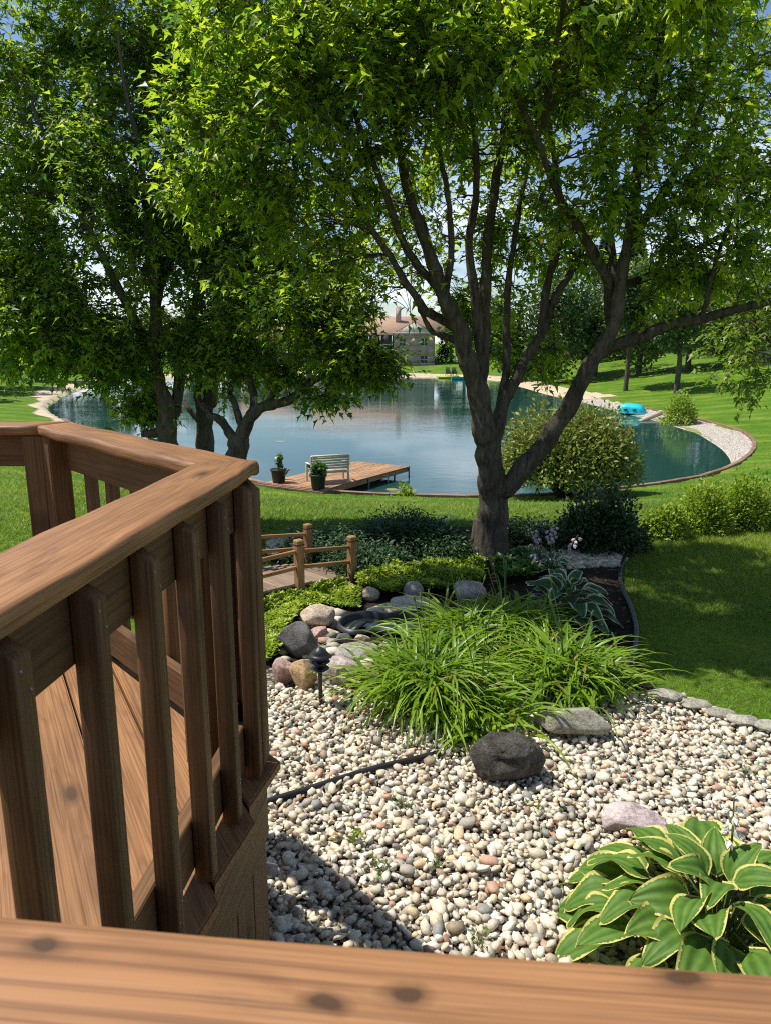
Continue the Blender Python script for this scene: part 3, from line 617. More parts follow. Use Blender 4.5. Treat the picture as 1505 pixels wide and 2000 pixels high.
# fascia and skirt boards
def skirt(a, b, out, n):
    d = unit(b - a); A3 = lambda p, z: (p[0], p[1], z)
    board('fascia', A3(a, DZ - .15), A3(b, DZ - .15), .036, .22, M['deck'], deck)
    Ln = np.linalg.norm(b - a); w = Ln / n
    for k in range(n):
        c = a + d * (k + .5) * w - out * .004
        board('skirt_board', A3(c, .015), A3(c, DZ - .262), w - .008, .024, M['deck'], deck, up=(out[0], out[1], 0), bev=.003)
skirt(Ii + o1 * .062, Cc + o1 * .062 + d1 * .02, o1, 11); skirt(Cc + o2 * .07 + d2 * .02, Dd + o2 * .07, o2, 8); skirt(Dd + o3 * .07, Ee + o3 * .07, o3, 12); skirt(Ii + o4 * .07, Near + o4 * .07, o4, 22)
# ================================================================== plants: shared builders
LEAF_MAPLE = (np.array([[0,0,0],[-.36,.40,.13],[-.14,.46,.06],[0,1,-.14],[.14,.46,.06],[.36,.40,.13],[0,.40,0]], float), np.array([[0,6,1],[1,6,2],[2,6,3],[3,6,4],[4,6,5],[5,6,0]]))
LEAF_OVAL = (np.array([[0,0,0],[-.27,.45,.05],[0,1,-.05],[.27,.45,.05]], float), np.array([[0,3,1],[1,3,2]]))
LEAF_WIDE = (np.array([[0,0,0],[-.42,.5,.06],[0,1,-.08],[.42,.5,.06]], float), np.array([[0,3,1],[1,3,2]]))
LEAF_THIN = (np.array([[0,0,0],[-.09,.4,.0],[0,1,0],[.09,.4,.0]], float), np.array([[0,3,1],[1,3,2]]))
def leaves(pos, axis_, nrm, size, tmpl, rnd=None):
    pos = np.asarray(pos, float); n = len(pos); y = unit(axis_); x = unit(np.cross(y, nrm)); z = np.cross(x, y)
    T, Fc = tmpl; k = len(T); s = np.broadcast_to(np.asarray(size, float), (n,))[:, None, None]
    V = pos[:, None] + s * (T[None, :, 0, None] * x[:, None] + T[None, :, 1, None] * y[:, None] + T[None, :, 2, None] * z[:, None])
    Fa = (Fc[None] + (np.arange(n) * k)[:, None, None]).reshape(-1, Fc.shape[1])
    r = rng.random(n) if rnd is None else np.clip(rnd, 0, 1)
    return V.reshape(-1, 3), Fa, np.repeat(r, k)
def leaf_obj(name, V, Fa, r, m, parent=None, kind='stuff'):
    o = link(name, mesh_arr(name, V, Fa, False, {'rnd': r}), m, parent)
    if kind: o['kind'] = kind
    return o
def ball(n, c, r, shell=0.55):
    d = unit(rng.normal(size=(n, 3))); rad = (shell + (1 - shell) * rng.random(n)) ** .8 if shell > 0 else rng.random(n) ** (1 / 3)
    return np.asarray(c) + d * rad[:, None] * np.asarray(r)
class Tree:
    def __init__(s, name, base, label, group=None, bark='bark'):
        s.root = empty(name, base, label, 'tree', group); s.base = np.asarray(base, float); s.N = []; s.R = []; s.par = []; s.bark = M[bark]
        s.trunk = MB(); s.br = MB(); s.tw = MB(); s.lv = []
    def limb(s, pts, r0, r1, n=8, main=False, jit=.02, k=10):
        """pts: world points"""
        p = catmull(np.asarray(pts, float), n); m = len(p); t = np.linspace(0, 1, m); r = r0 + (r1 - r0) * t ** .85
        j = rng.normal(size=p.shape) * jit; j = (j + np.roll(j, 1, 0) + np.roll(j, -1, 0) + np.roll(j, 2, 0) + np.roll(j, -2, 0)) / 5 * smooth(0, 4, np.arange(m))[:, None]; p = p + j; r = r * (1 + .07 * np.sin(np.arange(m) * .9 + rng.random() * 6) * smooth(0, 5, np.arange(m)))
        (s.trunk if main else s.br).tube(p - s.base, r, k); s.N += list(p); s.R += list(r); return p
    def flare(s, r, h=.35):
        pts = np.array([s.base + [0, 0, -.15], s.base + [0, 0, .02], s.base + [0, 0, h * .5], s.base + [0, 0, h]]); s.trunk.tube(pts - s.base, [r * 1.75, r * 1.45, r * 1.15, r * 1.0], 12)
    def foliage(s, centers, k=40, size=.085, spread=.34, m='maple', tmpl=LEAF_MAPLE, droop=.35, twr=.012, sun=(0, 0, 1)):
        centers = np.asarray(centers); N = np.array(s.N); Rr = np.array(s.R)
        d0 = np.array([np.min(np.linalg.norm(N - c, axis=1)) for c in centers]); order = np.argsort(d0)
        P_, A_, Z_, S_ = [], [], [], []
        NN = np.empty((len(N) + len(centers) * 5, 3)); RR = np.empty(len(NN)); NN[:len(N)] = N; RR[:len(N)] = Rr; c_n = len(N)
        for i in order:
            c = centers[i]; dv = c - NN[:c_n]; dd = np.linalg.norm(dv, axis=1); cost = dd + np.clip(-dv[:, 2], 0, None) * 1.2 + np.where(RR[:c_n] < twr * .6, .25, 0)
            q = int(np.argmin(cost)); a = NN[q]; ln = dd[q]
            if ln > .12:
                r0 = min(RR[q] * .75, twr * (.8 + .5 * ln)); mid = (a + c) / 2 + [0, 0, .10 * ln] + rng.normal(size=3) * .07 * ln
                t = np.linspace(0, 1, 6)[:, None]; pp = (1 - t) ** 2 * a + 2 * t * (1 - t) * mid + t * t * c; pp[1:-1] += rng.normal(size=(4, 3)) * .02 * ln
                rr = np.linspace(r0, .0035, 6); s.tw.tube(pp - s.base, rr, 5, False); NN[c_n:c_n + 5] = pp[1:]; RR[c_n:c_n + 5] = rr[1:]; c_n += 5
                od = unit((c - a)[None])[0]
            else: od = unit(rng.normal(size=(1, 3)))[0]
            nt = max(2, k // 8); per = max(1, k // nt)
            for b in range(nt):
                dr = unit((od * .7 + rng.normal(size=3) * .75 + [0, 0, -.12])[None])[0]; ln2 = spread * (.55 + .7 * rng.random()); e = c + dr * ln2
                s.tw.tube(np.array([c, (c + e) / 2 + [0, 0, .03], e]) - s.base, [.005, .0035, .002], 3, False)
                u = .12 + .9 * rng.random(per); pos = c + dr * (ln2 * u)[:, None] + rng.normal(size=(per, 3)) * .035
                side = unit(np.cross(dr, [0, 0, 1.]) + 1e-6) * np.where(rng.random(per) < .5, -1, 1)[:, None]
                P_.append(pos); A_.append(dr * .6 + side * .7 + rng.normal(size=(per, 3)) * .2 + [0, 0, -droop]); Z_.append(np.array([0, 0, 1.]) + rng.normal(size=3) * .22 + rng.normal(size=(per, 3)) * .26); S_.append(np.full(per, rng.normal() * .24))
        P_, A_, Z_, S_ = map(np.concatenate, (P_, A_, Z_, S_)); n = len(P_)
        sz = size * np.clip(1 + rng.normal(size=n) * .25, .5, 1.6); r = np.clip(.45 + S_ + rng.normal(size=n) * .2, 0, .86); r = np.where(rng.random(n) < .012, 1.0, r)
        V, Fa, rn = leaves(P_ - s.base, A_, Z_, sz, tmpl, r); s.lv.append((V, Fa, rn, m))
    def done(s):
        s.trunk.build('trunk', s.bark, s.root, True)
        if s.br.n: s.br.build('branches', s.bark, s.root, True)
        if s.tw.n:
            o = s.tw.build('twigs', M['twig'], s.root, True); o['kind'] = 'stuff'
        for V, Fa, rn, m in s.lv: leaf_obj('crown', V, Fa, rn, M[m], s.root)
        return s.root
def shrub(name, base, rx, ry, rz, n, size, m, label, cat='shrub', group=None, tmpl=LEAF_OVAL, lift=.0, stems=9, lump=7, up=.6, stem_m='twig', seedshape=None):
    """rounded shrub: stems from the ground and leaves through an uneven, lumpy volume"""
    base = np.asarray(base, float); root = empty(name, base, label, cat, group)
    lc = ball(lump, (0, 0, rz * .5 + lift), (rx * .62, ry * .62, rz * .42), .4); lr = .35 + .25 * rng.random(lump)
    pick = rng.integers(0, lump, n); d = unit(rng.normal(size=(n, 3))); d[:, 2] = np.abs(d[:, 2]) * .9 - .15 * rng.random(n); rad = (.45 + .55 * rng.random(n)) ** .6
    body = rng.random(n) < .62
    p = np.where(body[:, None], np.array([0, 0, lift]) + d * rad[:, None] * [rx, ry, rz], lc[pick] + unit(rng.normal(size=(n, 3))) * (lr[pick] * rad)[:, None] * [rx, ry, rz])
    p = p[p[:, 2] > max(.01, lift * .55 * (1 if lift else 0))]; n = len(p); p += rng.normal(size=p.shape) * size * .4
    out = unit(p - [0, 0, lift + rz * .15]); ax = out * .8 + rng.normal(size=(n, 3)) * .55 + [0, 0, .15]; nr = np.array([0, 0, up]) + out * .5 + rng.normal(size=(n, 3)) * .4
    V, Fa, r = leaves(p, ax, nr, size * np.clip(1 + rng.normal(size=n) * .25, .5, 1.6), tmpl, np.where(rng.random(n) < .04, 1, np.clip(.45 + rng.normal(size=n) * .22, 0, .88)))
    mb = MB()
    for k in range(stems):
        e = p[rng.integers(0, n)] * [.8, .8, .85]; b0 = np.array([e[0] * .18, e[1] * .18, -.03]); md = (b0 + e) / 2 + [e[0] * -.12, e[1] * -.12, .1 * rz]
        t = np.linspace(0, 1, 6)[:, None]; mb.tube((1 - t) ** 2 * b0 + 2 * t * (1 - t) * md + t * t * e, np.linspace(.022, .006, 6) * max(rz, .3) / 1.2, 5, False)
    mb.build('stems', M[stem_m], root, True); leaf_obj('foliage', V, Fa, r, M[m], root); return root

# ================================================================== the maple in the garden bed
tb = P(953, 1102); YD = tb[1]
def W(path, y0=YD, dy=0.0): # a limb traced on the upright plane through the trunk, leaning dy towards/away along its length
    n = len(path); return np.array([Q(a, b, y0 + dy * i / max(1, n - 1)) for i, (a, b) in enumerate(path)])
T = Tree('maple_tree', tb, 'multi stemmed maple with dark ridged trunk growing from the mulched bed')
T.flare(.175, .5)
T.limb(np.vstack([tb + [0, 0, -.1], W([(952,1080),(957,1020),(963,985),(969,955)])]), .185, .125, main=True, k=14)
T.limb(W([(958,1030),(960,965),(955,900),(945,850),(932,770),(912,700),(895,640),(868,575),(832,480),(800,380),(775,250),(760,80)], YD, -.5), .168, .022, k=12, main=True)
T.limb(W([(962,1020),(975,968),(1010,925),(1072,855),(1118,785),(1152,715),(1190,650),(1212,560),(1225,460),(1245,330),(1275,180),(1300,0)], YD, -.6), .130, .025, k=12, main=True)
T.limb(W([(962,880),(975,800),(1003,740),(1028,700),(1056,650),(1080,590),(1108,540),(1132,500)], YD, .5), .082, .03)
T.limb(W([(1056,650),(1066,560),(1090,450),(1080,300),(1060,150),(1050,-60)], YD + .3, .2), .05, .016)
T.limb(W([(930,770),(940,690),(944,600),(950,500),(962,380),(985,220),(990,60),(985,-120)], YD, .3), .085, .02)
T.limb(W([(940,690),(928,600),(918,470),(930,330),(915,180),(900,0)], YD, -.4), .06, .015)
T.limb(W([(975,800),(988,690),(990,560),(1010,420),(1040,280),(1100,100)], YD + .1, .7), .05, .015)
T.limb(W([(895,640),(850,615),(822,600),(790,545),(740,470),(690,380),(600,300),(500,230)], YD, -.9), .055, .012)
T.limb(W([(905,670),(868,655),(838,640),(820,600),(818,575)], YD, -.2), .045, .012)
T.limb(W([(868,575),(880,480),(870,380),(850,240),(860,90)], YD - .2, -.7), .04, .012)
T.limb(W([(1172,690),(1215,668),(1290,640),(1370,622),(1440,602),(1520,585),(1620,560)], YD, -.5), .072, .03)
T.limb(W([(1370,622),(1385,560),(1400,500),(1430,420),(1470,330)], YD - .3, -.2), .028, .010)
T.limb(W([(1212,560),(1290,530),(1370,480),(1450,440),(1540,380)], YD, .6), .05, .015)
T.limb(W([(1195,640),(1180,540),(1130,450),(1085,370),(1040,260),(960,120)], YD - .1, -1.2), .065, .014)
T.limb(W([(1225,480),(1300,360),(1360,240),(1385,120),(1400,-60)], YD - .2, .2), .045, .012)
T.limb(W([(1190,650),(1203,560),(1190,430),(1200,300),(1230,150)], YD, .8), .06, .014)
T.limb(W([(868,575),(800,500),(760,400),(690,220),(650,60),(640,-80)], YD - .1, -1.4), .045, .012)
T.limb(W([(1060,250),(1090,60),(1120,-100)], YD - 1.2, -1.2), .03, .012)
T.limb(W([(1130,500),(1180,420),(1240,330),(1260,230)], YD + .5, 1.0), .03, .010)
blobs = [(850,120,6.1,1.3,.7,.5,74),(700,200,6.5,1.0,.8,.7,56),(560,190,6.6,1.0,.8,.8,54),(470,330,6.9,.8,.7,.8,48),(620,400,7.1,.9,.8,.6,38),(1090,120,7.1,1.3,1.1,.7,80),(1350,150,7.4,1.2,1.1,.9,70),
         (1000,290,8.2,1.1,.8,.6,38),(1200,370,6.9,.9,.8,.45,44),(1420,400,7.2,.9,.9,.7,46),(800,390,8.2,.6,.6,.6,22),(1080,470,8.4,.8,.6,.45,28),(900,570,8.3,.45,.4,.45,18),
         (1330,560,7.4,.7,.5,.25,16),(960,450,8.4,.5,.4,.5,14),(1000,640,8.2,.3,.3,.5,10),(850,-230,7.2,2.2,1.4,.7,40),(1350,-230,7.4,2.2,1.4,.8,50),(560,30,6.8,1.0,.8,.6,50),(740,40,6.4,.8,.7,.4,40),(1500,250,8.0,.9,1,1.1,40),(1060,700,8.0,.25,.3,.35,8)]
cs = np.vstack([ball(int(n * .88), Q(a, b, y), (rx, ry, rz), .25) for a, b, y, rx, ry, rz, n in blobs])
over = ball(125, (1.55, 5.9, 4.9), (1.5, 1.9, .55), .2)              # the part of the crown above the frame that shades the lawn
T.foliage(np.vstack([cs, over]), k=66, size=.088, spread=.30, m='maple', droop=.35)
T.foliage(np.vstack([ball(26, Q(700, 440, 7.2), (.8, .5, .5), .1), ball(16, Q(790, 560, 7.3), (.4, .4, .3), .1), ball(16, Q(1380, 480, 7.3), (.7, .5, .4), .1), ball(12, Q(880, 400, 7.6), (.5, .5, .5), .1)]), k=4, size=.08, spread=.5, m='maple')
T.done()

# ================================================================== the three trees on the lawn by the pond
def lawn_tree(name, bpx, by, limbs, blobs, label, r0, by0, k=60, m='maple2'):
    g = np.array([(bpx - 752.5) / F * by * .985, by, float(H((bpx - 752.5) / F * by * .985, by))]); t = Tree(name, g, label, bark='bark2'); t.flare(r0, .4)
    for i, (path, ra, rb, dy, mn) in enumerate(limbs):
        ra *= .8; rb *= .8; p = W(path, by, dy * .8)
        if i == 0: p = np.vstack([g + [0, 0, -.1], p])
        t.limb(p, ra, rb, main=mn)
    cs = np.vstack([ball(int(n * 1.25), Q(a, b, by + (y - by0) * .8), (rx * .80, ry * .8, rz * .80), .2) for a, b, y, rx, ry, rz, n in blobs]); t.foliage(cs, k=k, size=.090, spread=.31, m=m, droop=.4, twr=.016); return t.done()
lawn_tree('pond_side_tree', 338, 9.4, [([(338,930),(328,850),(325,800),(308,745),(298,690),(305,600),(290,480),(275,320),(240,150),(215,-50)],.21,.006,-.5,True),
    ([(310,750),(290,735),(245,732),(180,728),(110,705),(40,660)],.10,.025,-.6,False),([(328,850),(312,845),(282,846)],.075,.07,-.1,False),([(330,820),(345,790),(350,720),(372,640),(390,540),(420,420)],.12,.025,.3,False),
    ([(298,690),(250,600),(190,480),(120,340),(60,200)],.09,.02,-.8,False),([(305,600),(340,480),(350,340),(330,200)],.07,.02,.6,False)],
    [(150,430,11.8,1.7,1.2,2.0,120),(60,220,12.3,1.5,1.2,1.6,90),(110,640,11.4,1.3,.8,.75,85),(300,330,12.0,1.2,1.0,1.6,75),(20,600,12.2,.9,1,1.2,55),(180,60,12.5,1.8,1.2,1.0,70),(290,795,12.2,.55,.4,.28,22),(240,700,11.7,.9,.6,.45,40),(150,-200,12.5,2,1.5,1,40),(10,430,12.2,.9,1,1.5,50),(60,560,12,.9,.9,.7,36)],
    'maple near the pond with a sawn side stub low on its trunk', .165, 12.0)
lawn_tree('pond_side_tree', 402, 9.9, [([(402,950),(402,870),(400,810),(412,770),(425,700),(430,620),(415,500),(405,360),(385,180),(370,0)],.19,.03,.3,True),
    ([(400,815),(385,770),(388,700),(360,600)],.09,.02,.3,False),([(400,835),(370,800),(350,780)],.06,.03,.3,False),([(425,690),(470,580),(520,460),(560,330)],.08,.02,-.4,False)],
    [(400,470,12.2,1.3,1.0,1.2,85),(330,130,12.8,1.6,1.2,1.2,75),(390,680,11.8,.8,.6,.7,50),(480,420,12.5,1.2,1,1.2,60),(470,150,13,1.4,1,1.2,60)],
    'straight trunked maple between the stubbed and the forked maple', .15, 12.6)
lawn_tree('pond_side_tree', 456, 9.0, [([(456,930),(460,890),(470,855)],.17,.16,0,True),([(464,868),(445,835),(418,815),(400,800),(385,770)],.085,.04,.4,False),
    ([(470,858),(490,815),(520,795),(558,785),(600,757),(650,720),(705,690),(750,665)],.115,.02,-.6,False),([(474,840),(462,800),(450,770),(455,745),(478,730)],.06,.03,.1,False),
    ([(495,810),(494,770),(486,720),(495,650),(490,560),(510,440)],.075,.018,.4,False),([(520,795),(560,730),(595,660),(620,560),(640,470)],.06,.015,-.2,False),([(600,757),(615,690),(650,620),(690,560)],.04,.012,.3,False)],
    [(600,610,11.0,1.2,.8,.65,80),(680,700,10.6,.5,.45,.33,42),(500,560,11.8,1.0,.8,.8,56),(640,520,11.5,.9,.7,.5,44),(560,740,11.2,.4,.4,.25,14),(620,770,10.8,.28,.25,.14,7),(480,690,11.6,.6,.5,.4,26),(735,715,10.7,.3,.3,.2,14)],
    'maple near the pond with low forked pale trunk', .13, 11.4, 48)
# pale maple reaching in past the right-hand edge
g0 = np.array([6.6, 11.0, float(H(6.6, 11.0))]); t = Tree('pale_maple_tree', g0, 'pale green maple with low drooping boughs beside the mown slope', bark='bark2'); t.flare(.16, .4)
t.limb([g0 + [0, 0, -.1], g0 + [.05, 0, 1.2], g0 + [-.1, -.1, 2.6], g0 + [.1, 0, 5], g0 + [0, 0, 7.5]], .17, .03, main=True)
for a, b, c in ((-1.8, -.5, 3.4), (-1.6, .4, 4.2), (-1.4, -.2, 5.2), (1.5, .2, 4.5), (.2, 1.4, 4), (-1.5, -.8, 2.6), (0, -1.4, 4.6)): t.limb([g0 + [0, 0, 1.9 + c * .15], g0 + [a * .5, b * .5, c * .8], g0 + [a, b, c]], .06, .015)
t.foliage(np.vstack([ball(70, g0 + [-1.3, -.3, 2.7], (.75, .8, 1.0), .2), ball(110, g0 + [-.3, 0, 4.3], (1.7, 1.4, 1.8), .3), ball(60, g0 + [.6, 0, 6.2], (1.5, 1.5, 1.2), .3)]), k=36, size=.10, spread=.42, m='lightleaf', droop=.4, twr=.018); t.done()
# ================================================================== far side: trees, houses
def far_tree(px, py_foot, D, h, r, m, label, kind='round', n=4200, size=.34, tr=.16, cb=.22, group=None, name='tree', x=None, cols=None):
    """a tree at distance D whose foot is seen through column px"""
    xx = (px - 752.5) / F * D * .985 if x is None else x; z = float(H(xx, D)); b = np.array([xx, D, z]); root = empty(name, b, label, 'tree', group); mb = MB()
    mb.tube(np.array([[0, 0, -.2], [.05, 0, h * .25], [0, .05, h * .55], [0, 0, h * .86]]), [tr * 1.2, tr, tr * .6, tr * .15], 8); tw = MB()
    if kind == 'spruce':
        u = rng.random(n) ** .75; zz = h * (.06 + .94 * u); rad = r * (1 - u) ** .9 * (.35 + .65 * rng.random(n) ** .5) + .05; an = rng.random(n) * 6.283; tier = .5 + .5 * np.sin(zz * 7 / max(1, h / 8)); rad *= .72 + .35 * tier
        p = np.stack([np.cos(an) * rad, np.sin(an) * rad, zz - rad * .25], -1); out = np.stack([np.cos(an), np.sin(an), np.full(n, -.35)], -1); V, Fa, rn = leaves(p, out + rng.normal(size=p.shape) * .25, np.array([0, 0, 1.]) + rng.normal(size=p.shape) * .3, size * (.6 + .8 * rng.random(n)), LEAF_OVAL)
    else:
        L_ = 13; lc = ball(L_, (0, 0, h * (cb + (1 - cb) * .5)), (r * .62, r * .62, h * (1 - cb) * .38), .5); lr = .34 + .22 * rng.random(L_)
        for q in range(L_): tw.tube(np.array([[0, 0, h * (.25 + .3 * rng.random())], lc[q] * [.5, .5, .85], lc[q]]), [tr * .4, tr * .25, tr * .1], 5, False)
        pk = rng.integers(0, L_, n); d = unit(rng.normal(size=(n, 3))); rad = (.5 + .5 * rng.random(n)) ** .7; p = lc[pk] + d * (lr[pk] * rad)[:, None] * [r, r, h * (1 - cb) * .55]
        V, Fa, rn = leaves(p, d + rng.normal(size=(n, 3)) * .5 + [0, 0, -.2], np.array([0, 0, .8]) + d * .5 + rng.normal(size=(n, 3)) * .4, size * (.6 + .8 * rng.random(n)), LEAF_WIDE, np.clip(.5 + (lr[pk] - .45) + rng.normal(size=n) * .2, 0, 1))
        tw.build('branches', M['bark2'], root, True)
    mb.build('trunk', M['bark2'], root, True); leaf_obj('crown', V, Fa, rn, M[m], root); return root
far_tree(1322, 725, 64, 11, 3.4, 'bgleaf', 'slender shade tree on the mown slope, farther from the red flowers', n=5200, size=.30, tr=.22, cb=.30, name='shade_tree')
far_tree(1222, 715, 70, 11, 3.2, 'bgleaf', 'slender shade tree on the mown slope, nearer the red flowers', n=5200, size=.30, tr=.20, cb=.28, name='shade_tree')
BD = 'broad leafed trees in the wood edge behind the slope'
for px, D, h, r, m in ((1010, 98, 12, 5, 'bgleaf'), (1075, 88, 13.5, 5.5, 'bgleaf'), (1160, 92, 12, 5, 'bgleaf'), (1245, 84, 12.5, 5, 'bgleaf2'), (1340, 80, 12, 4.8, 'bgleaf2'), (1430, 78, 12, 5, 'bgleaf'), (1530, 74, 12, 5, 'bgleaf2')):
    far_tree(px, 0, D, h, r, m, 'broad ' + {1010: 'dark tree nearest the shore end of the wood edge', 1075: 'tall dark tree behind the red flowers', 1160: 'dark tree behind the brown garden chairs', 1245: 'paler tree behind the clipped hedge', 1340: 'paler tree behind the farther slender tree', 1430: 'dark tree between the slender trees and pale house', 1530: 'paler tree beside the pale house'}[px], n=5200, size=.42, tr=.28, cb=.06, group=BD, name='woodland_tree')
far_tree(1165, 0, 112, 18, 4.2, 'spruce', 'tall dark spruce rising behind the slope trees', 'spruce', 5200, .55, name='spruce_tree')
far_tree(1225, 0, 120, 19, 4.0, 'spruce', 'tallest bluish spruce behind the slope trees', 'spruce', 5200, .55, name='spruce_tree')
for px, D, h, r, m in ((480, 165, 11, 6, 'bgleaf'), (585, 172, 10, 6.5, 'bgleaf2'), (700, 175, 11, 6, 'bgleaf'), (905, 152, 11, 6, 'bgleaf'), (960, 140, 10, 5.5, 'bgleaf'), (390, 150, 10, 6, 'bgleaf'), (300, 140, 10, 6, 'bgleaf2')):
    far_tree(px, 0, D, h, r, m, {480: 'far dark tree behind the wing of the brown brick house', 585: 'far pale tree behind the brown brick house gable', 700: 'far dark tree behind the porch wing of the tan house', 905: 'far dark tree just beyond the tan house and its evergreen', 960: 'far dark tree between tan house and the wood edge', 390: 'far dark tree beside the wing of the brown house', 300: 'far pale tree at the back corner of the pond'}[px], n=3600, size=.6, tr=.3, cb=.05, group='trees behind the far houses', name='background_tree')
for px, D, h, r, m in ((200, 112, 9, 5, 'bgleaf'), (95, 92, 9, 5, 'bgleaf'), (20, 78, 9, 4.6, 'bgleaf'), (-70, 70, 9, 5, 'bgleaf2'), (-190, 60, 10, 5, 'bgleaf'), (-330, 66, 11, 5.5, 'bgleaf2'), (-520, 70, 11, 5.5, 'bgleaf'), (-760, 74, 12, 6, 'bgleaf')):
    far_tree(px, 0, D, h, r, m, {200: 'dark tree farthest along the sandy tree lined bank', 95: 'dark tree second farthest along the sandy tree lined bank', 20: 'dark tree in the middle of the sandy bank row', -70: 'only pale tree of the sandy bank row', -190: 'dark tree next to the pale one of the sandy bank row', -330: 'wide pale tree on the open lawn beyond the bank row', -520: 'wide dark tree on the open lawn beyond the bank row', -760: 'tallest dark tree on the open lawn far from the pond'}[px], n=4200, size=.45, tr=.25, cb=.12, group='trees along the sandy bank', name='bank_tree')

def house(name, c, rz, label): return empty(name, c, label, 'house', None, rz)
def window(parent, x, z, w, h, y=-.06, panes=(2, 2)):
    f = MB(); t = .07
    for sx in (-1, 1): f.box((x + sx * w / 2, y, z), (t, .1, h + t))
    for sz in (-1, 1): f.box((x, y - .002, z + sz * h / 2), (w - t, .1, t))
    for i in range(1, panes[0]): f.box((x - w / 2 + w * i / panes[0], y, z), (.05, .06, h - t))
    for i in range(1, panes[1]): f.box((x, y - .004, z - h / 2 + h * i / panes[1]), (w - t, .05, .045))
    o = f.build('window', M['white_paint'], parent); pn = MB()
    for i in range(panes[0]):
        for j in range(panes[1]):
            q = MB(); q.box((x - w / 2 + w * (i + .5) / panes[0], y + .03, z - h / 2 + h * (j + .5) / panes[1]), (w / panes[0] - .06, .02, h / panes[1] - .06)); q.build('pane', M['glass'], o)
    s = MB(); s.box((x, y - .02, z - h / 2 - .09), (w + .25, .2, .08)); s.build('sill', M['siding'], o)
def wall_open(parent, x0, x1, z0, z1, y, th, holes, m, nm='wall'):
    """wall with real openings: boxes laid round the holes (x, z, w, h)"""
    mb = MB(); xsb = sorted({x0, x1} | {v for x, z, w, h in holes for v in (x - w / 2, x + w / 2)}); zsb = sorted({z0, z1} | {v for x, z, w, h in holes for v in (z - h / 2, z + h / 2)})
    for i in range(len(xsb) - 1):
        for j in range(len(zsb) - 1):
            cx, cz = (xsb[i] + xsb[i + 1]) / 2, (zsb[j] + zsb[j + 1]) / 2
            if any(abs(cx - x) < w / 2 and abs(cz - z) < h / 2 for x, z, w, h in holes): continue
            mb.box((cx, y + th / 2, cz), (xsb[i + 1] - xsb[i], th, zsb[j + 1] - zsb[j]))
    return mb.build(nm, m, parent)
def gable(parent, x0, x1, y0, y1, z, rise, over=.5, m='shingle', name='roof', axis_='y'):
    """pitched roof, ridge along y (or x)"""
    mb = MB()
    if axis_ == 'y':
        xm = (x0 + x1) / 2; th = .18; sl = rise / (xm - x0); xa, xb = x0 - over, x1 + over; za = z - over * sl
        V = [[xa, y0 - over, za], [xm, y0 - over, z + rise], [xb, y0 - over, za], [xa, y0 - over, za - th], [xm, y0 - over, z + rise - th], [xb, y0 - over, za - th]]
        V += [[v[0], y1 + over, v[2]] for v in V]
    else:
        ym = (y0 + y1) / 2; th = .18; sl = rise / (ym - y0); ya, yb = y0 - over, y1 + over; za = z - over * sl
        V = [[x0 - over, ya, za], [x0 - over, ym, z + rise], [x0 - over, yb, za], [x0 - over, ya, za - th], [x0 - over, ym, z + rise - th], [x0 - over, yb, za - th]]
        V += [[x1 + over, v[1], v[2]] for v in V]
    mb.add(V, [[0, 1, 7, 6], [1, 2, 8, 7], [3, 9, 10, 4], [4, 10, 11, 5], [0, 3, 4, 1], [1, 4, 5, 2], [6, 7, 10, 9], [7, 8, 11, 10], [0, 6, 9, 3], [2, 5, 11, 8]])
    return mb.build(name, M[m], parent)
def gable_end(parent, x0, x1, y, z, rise, m='siding'):
    xm = (x0 + x1) / 2; V = [[x0, y, z], [x1, y, z], [xm, y, z + rise], [x0, y + .2, z], [x1, y + .2, z], [xm, y + .2, z + rise]]
    mb = MB(); mb.add(V, [[0, 1, 2], [3, 5, 4]], [[0, 3, 4, 1], [1, 4, 5, 2], [0, 2, 5, 3]]) ; g = mb.build('gable', M[m], parent)
    for k in range(1, 9):
        zz = z + rise * k / 9; hw = (x1 - x0) / 2 * (1 - k / 9)
        if hw > .4: b = MB(); b.box((xm, y - .012, zz), (hw * 2 - .1, .03, .035)); b.build('clapboard', M[m], g)
HD = 134.0; hb = Q(768, 712, HD); hx0 = Q(768, 700, HD)[0]; hx1 = Q(848, 700, HD)[0]; sc = scale_at(np.array([5, HD, -1]))
hs = house('brick_house', (hx0, HD, float(hb[2]) - .05), 0, 'tan brick two storey house with screened porch and brown roof across the pond')
wdt = hx1 - hx0; EV = 5.5; tp = Q(810, 626, HD)[2] - hb[2]
wl = [(17.5 * sc, 3.95, 1.25, 1.3), (59 * sc, 3.95, 1.25, 1.3), (17.5 * sc, .95, 1.15, 1.3), (59 * sc, .95, 1.25, 1.3)]
wall_open(hs, 0, wdt, -.6, EV, 0, .3, wl, M['brick'])
for x, z, w, h in wl: window(hs, x, z, w, h, .06)
gable_end(hs, 0, wdt, -.02, EV + .02, tp - EV - .25); mb = MB(); mb.box((wdt / 2, -.04, EV - .02), (wdt + .2, .12, .18)); mb.build('trim_band', M['siding'], hs)
wall_open(hs, wdt - .3, wdt, -.6, EV, .31, 9, [], M['brick'], 'side_wall'); wall_open(hs, .01, .3, -.6, EV, .31, 9, [], M['brick'], 'side_wall')
gable(hs, 0, wdt, .2, 11, EV + .1, tp - EV - .15, .3)
wx = -14.5
wall_open(hs, wx, 0, -.6, 2.55, 3.0, .3, [(-2.6, 1.1, 1.6, 2.0), (-6.5, 1.0, 1.3, 1.3), (-10.5, 1.0, 1.3, 1.3)], M['brick'])
for x, z, w, h in ((-2.6, 1.1, 1.6, 2.0), (-6.5, 1.0, 1.3, 1.3), (-10.5, 1.0, 1.3, 1.3)): window(hs, x, z, w, h, 3.06)
wall_open(hs, wx, 0, 2.55, EV, 3.2, .3, [], M['siding'], 'upper_wall')
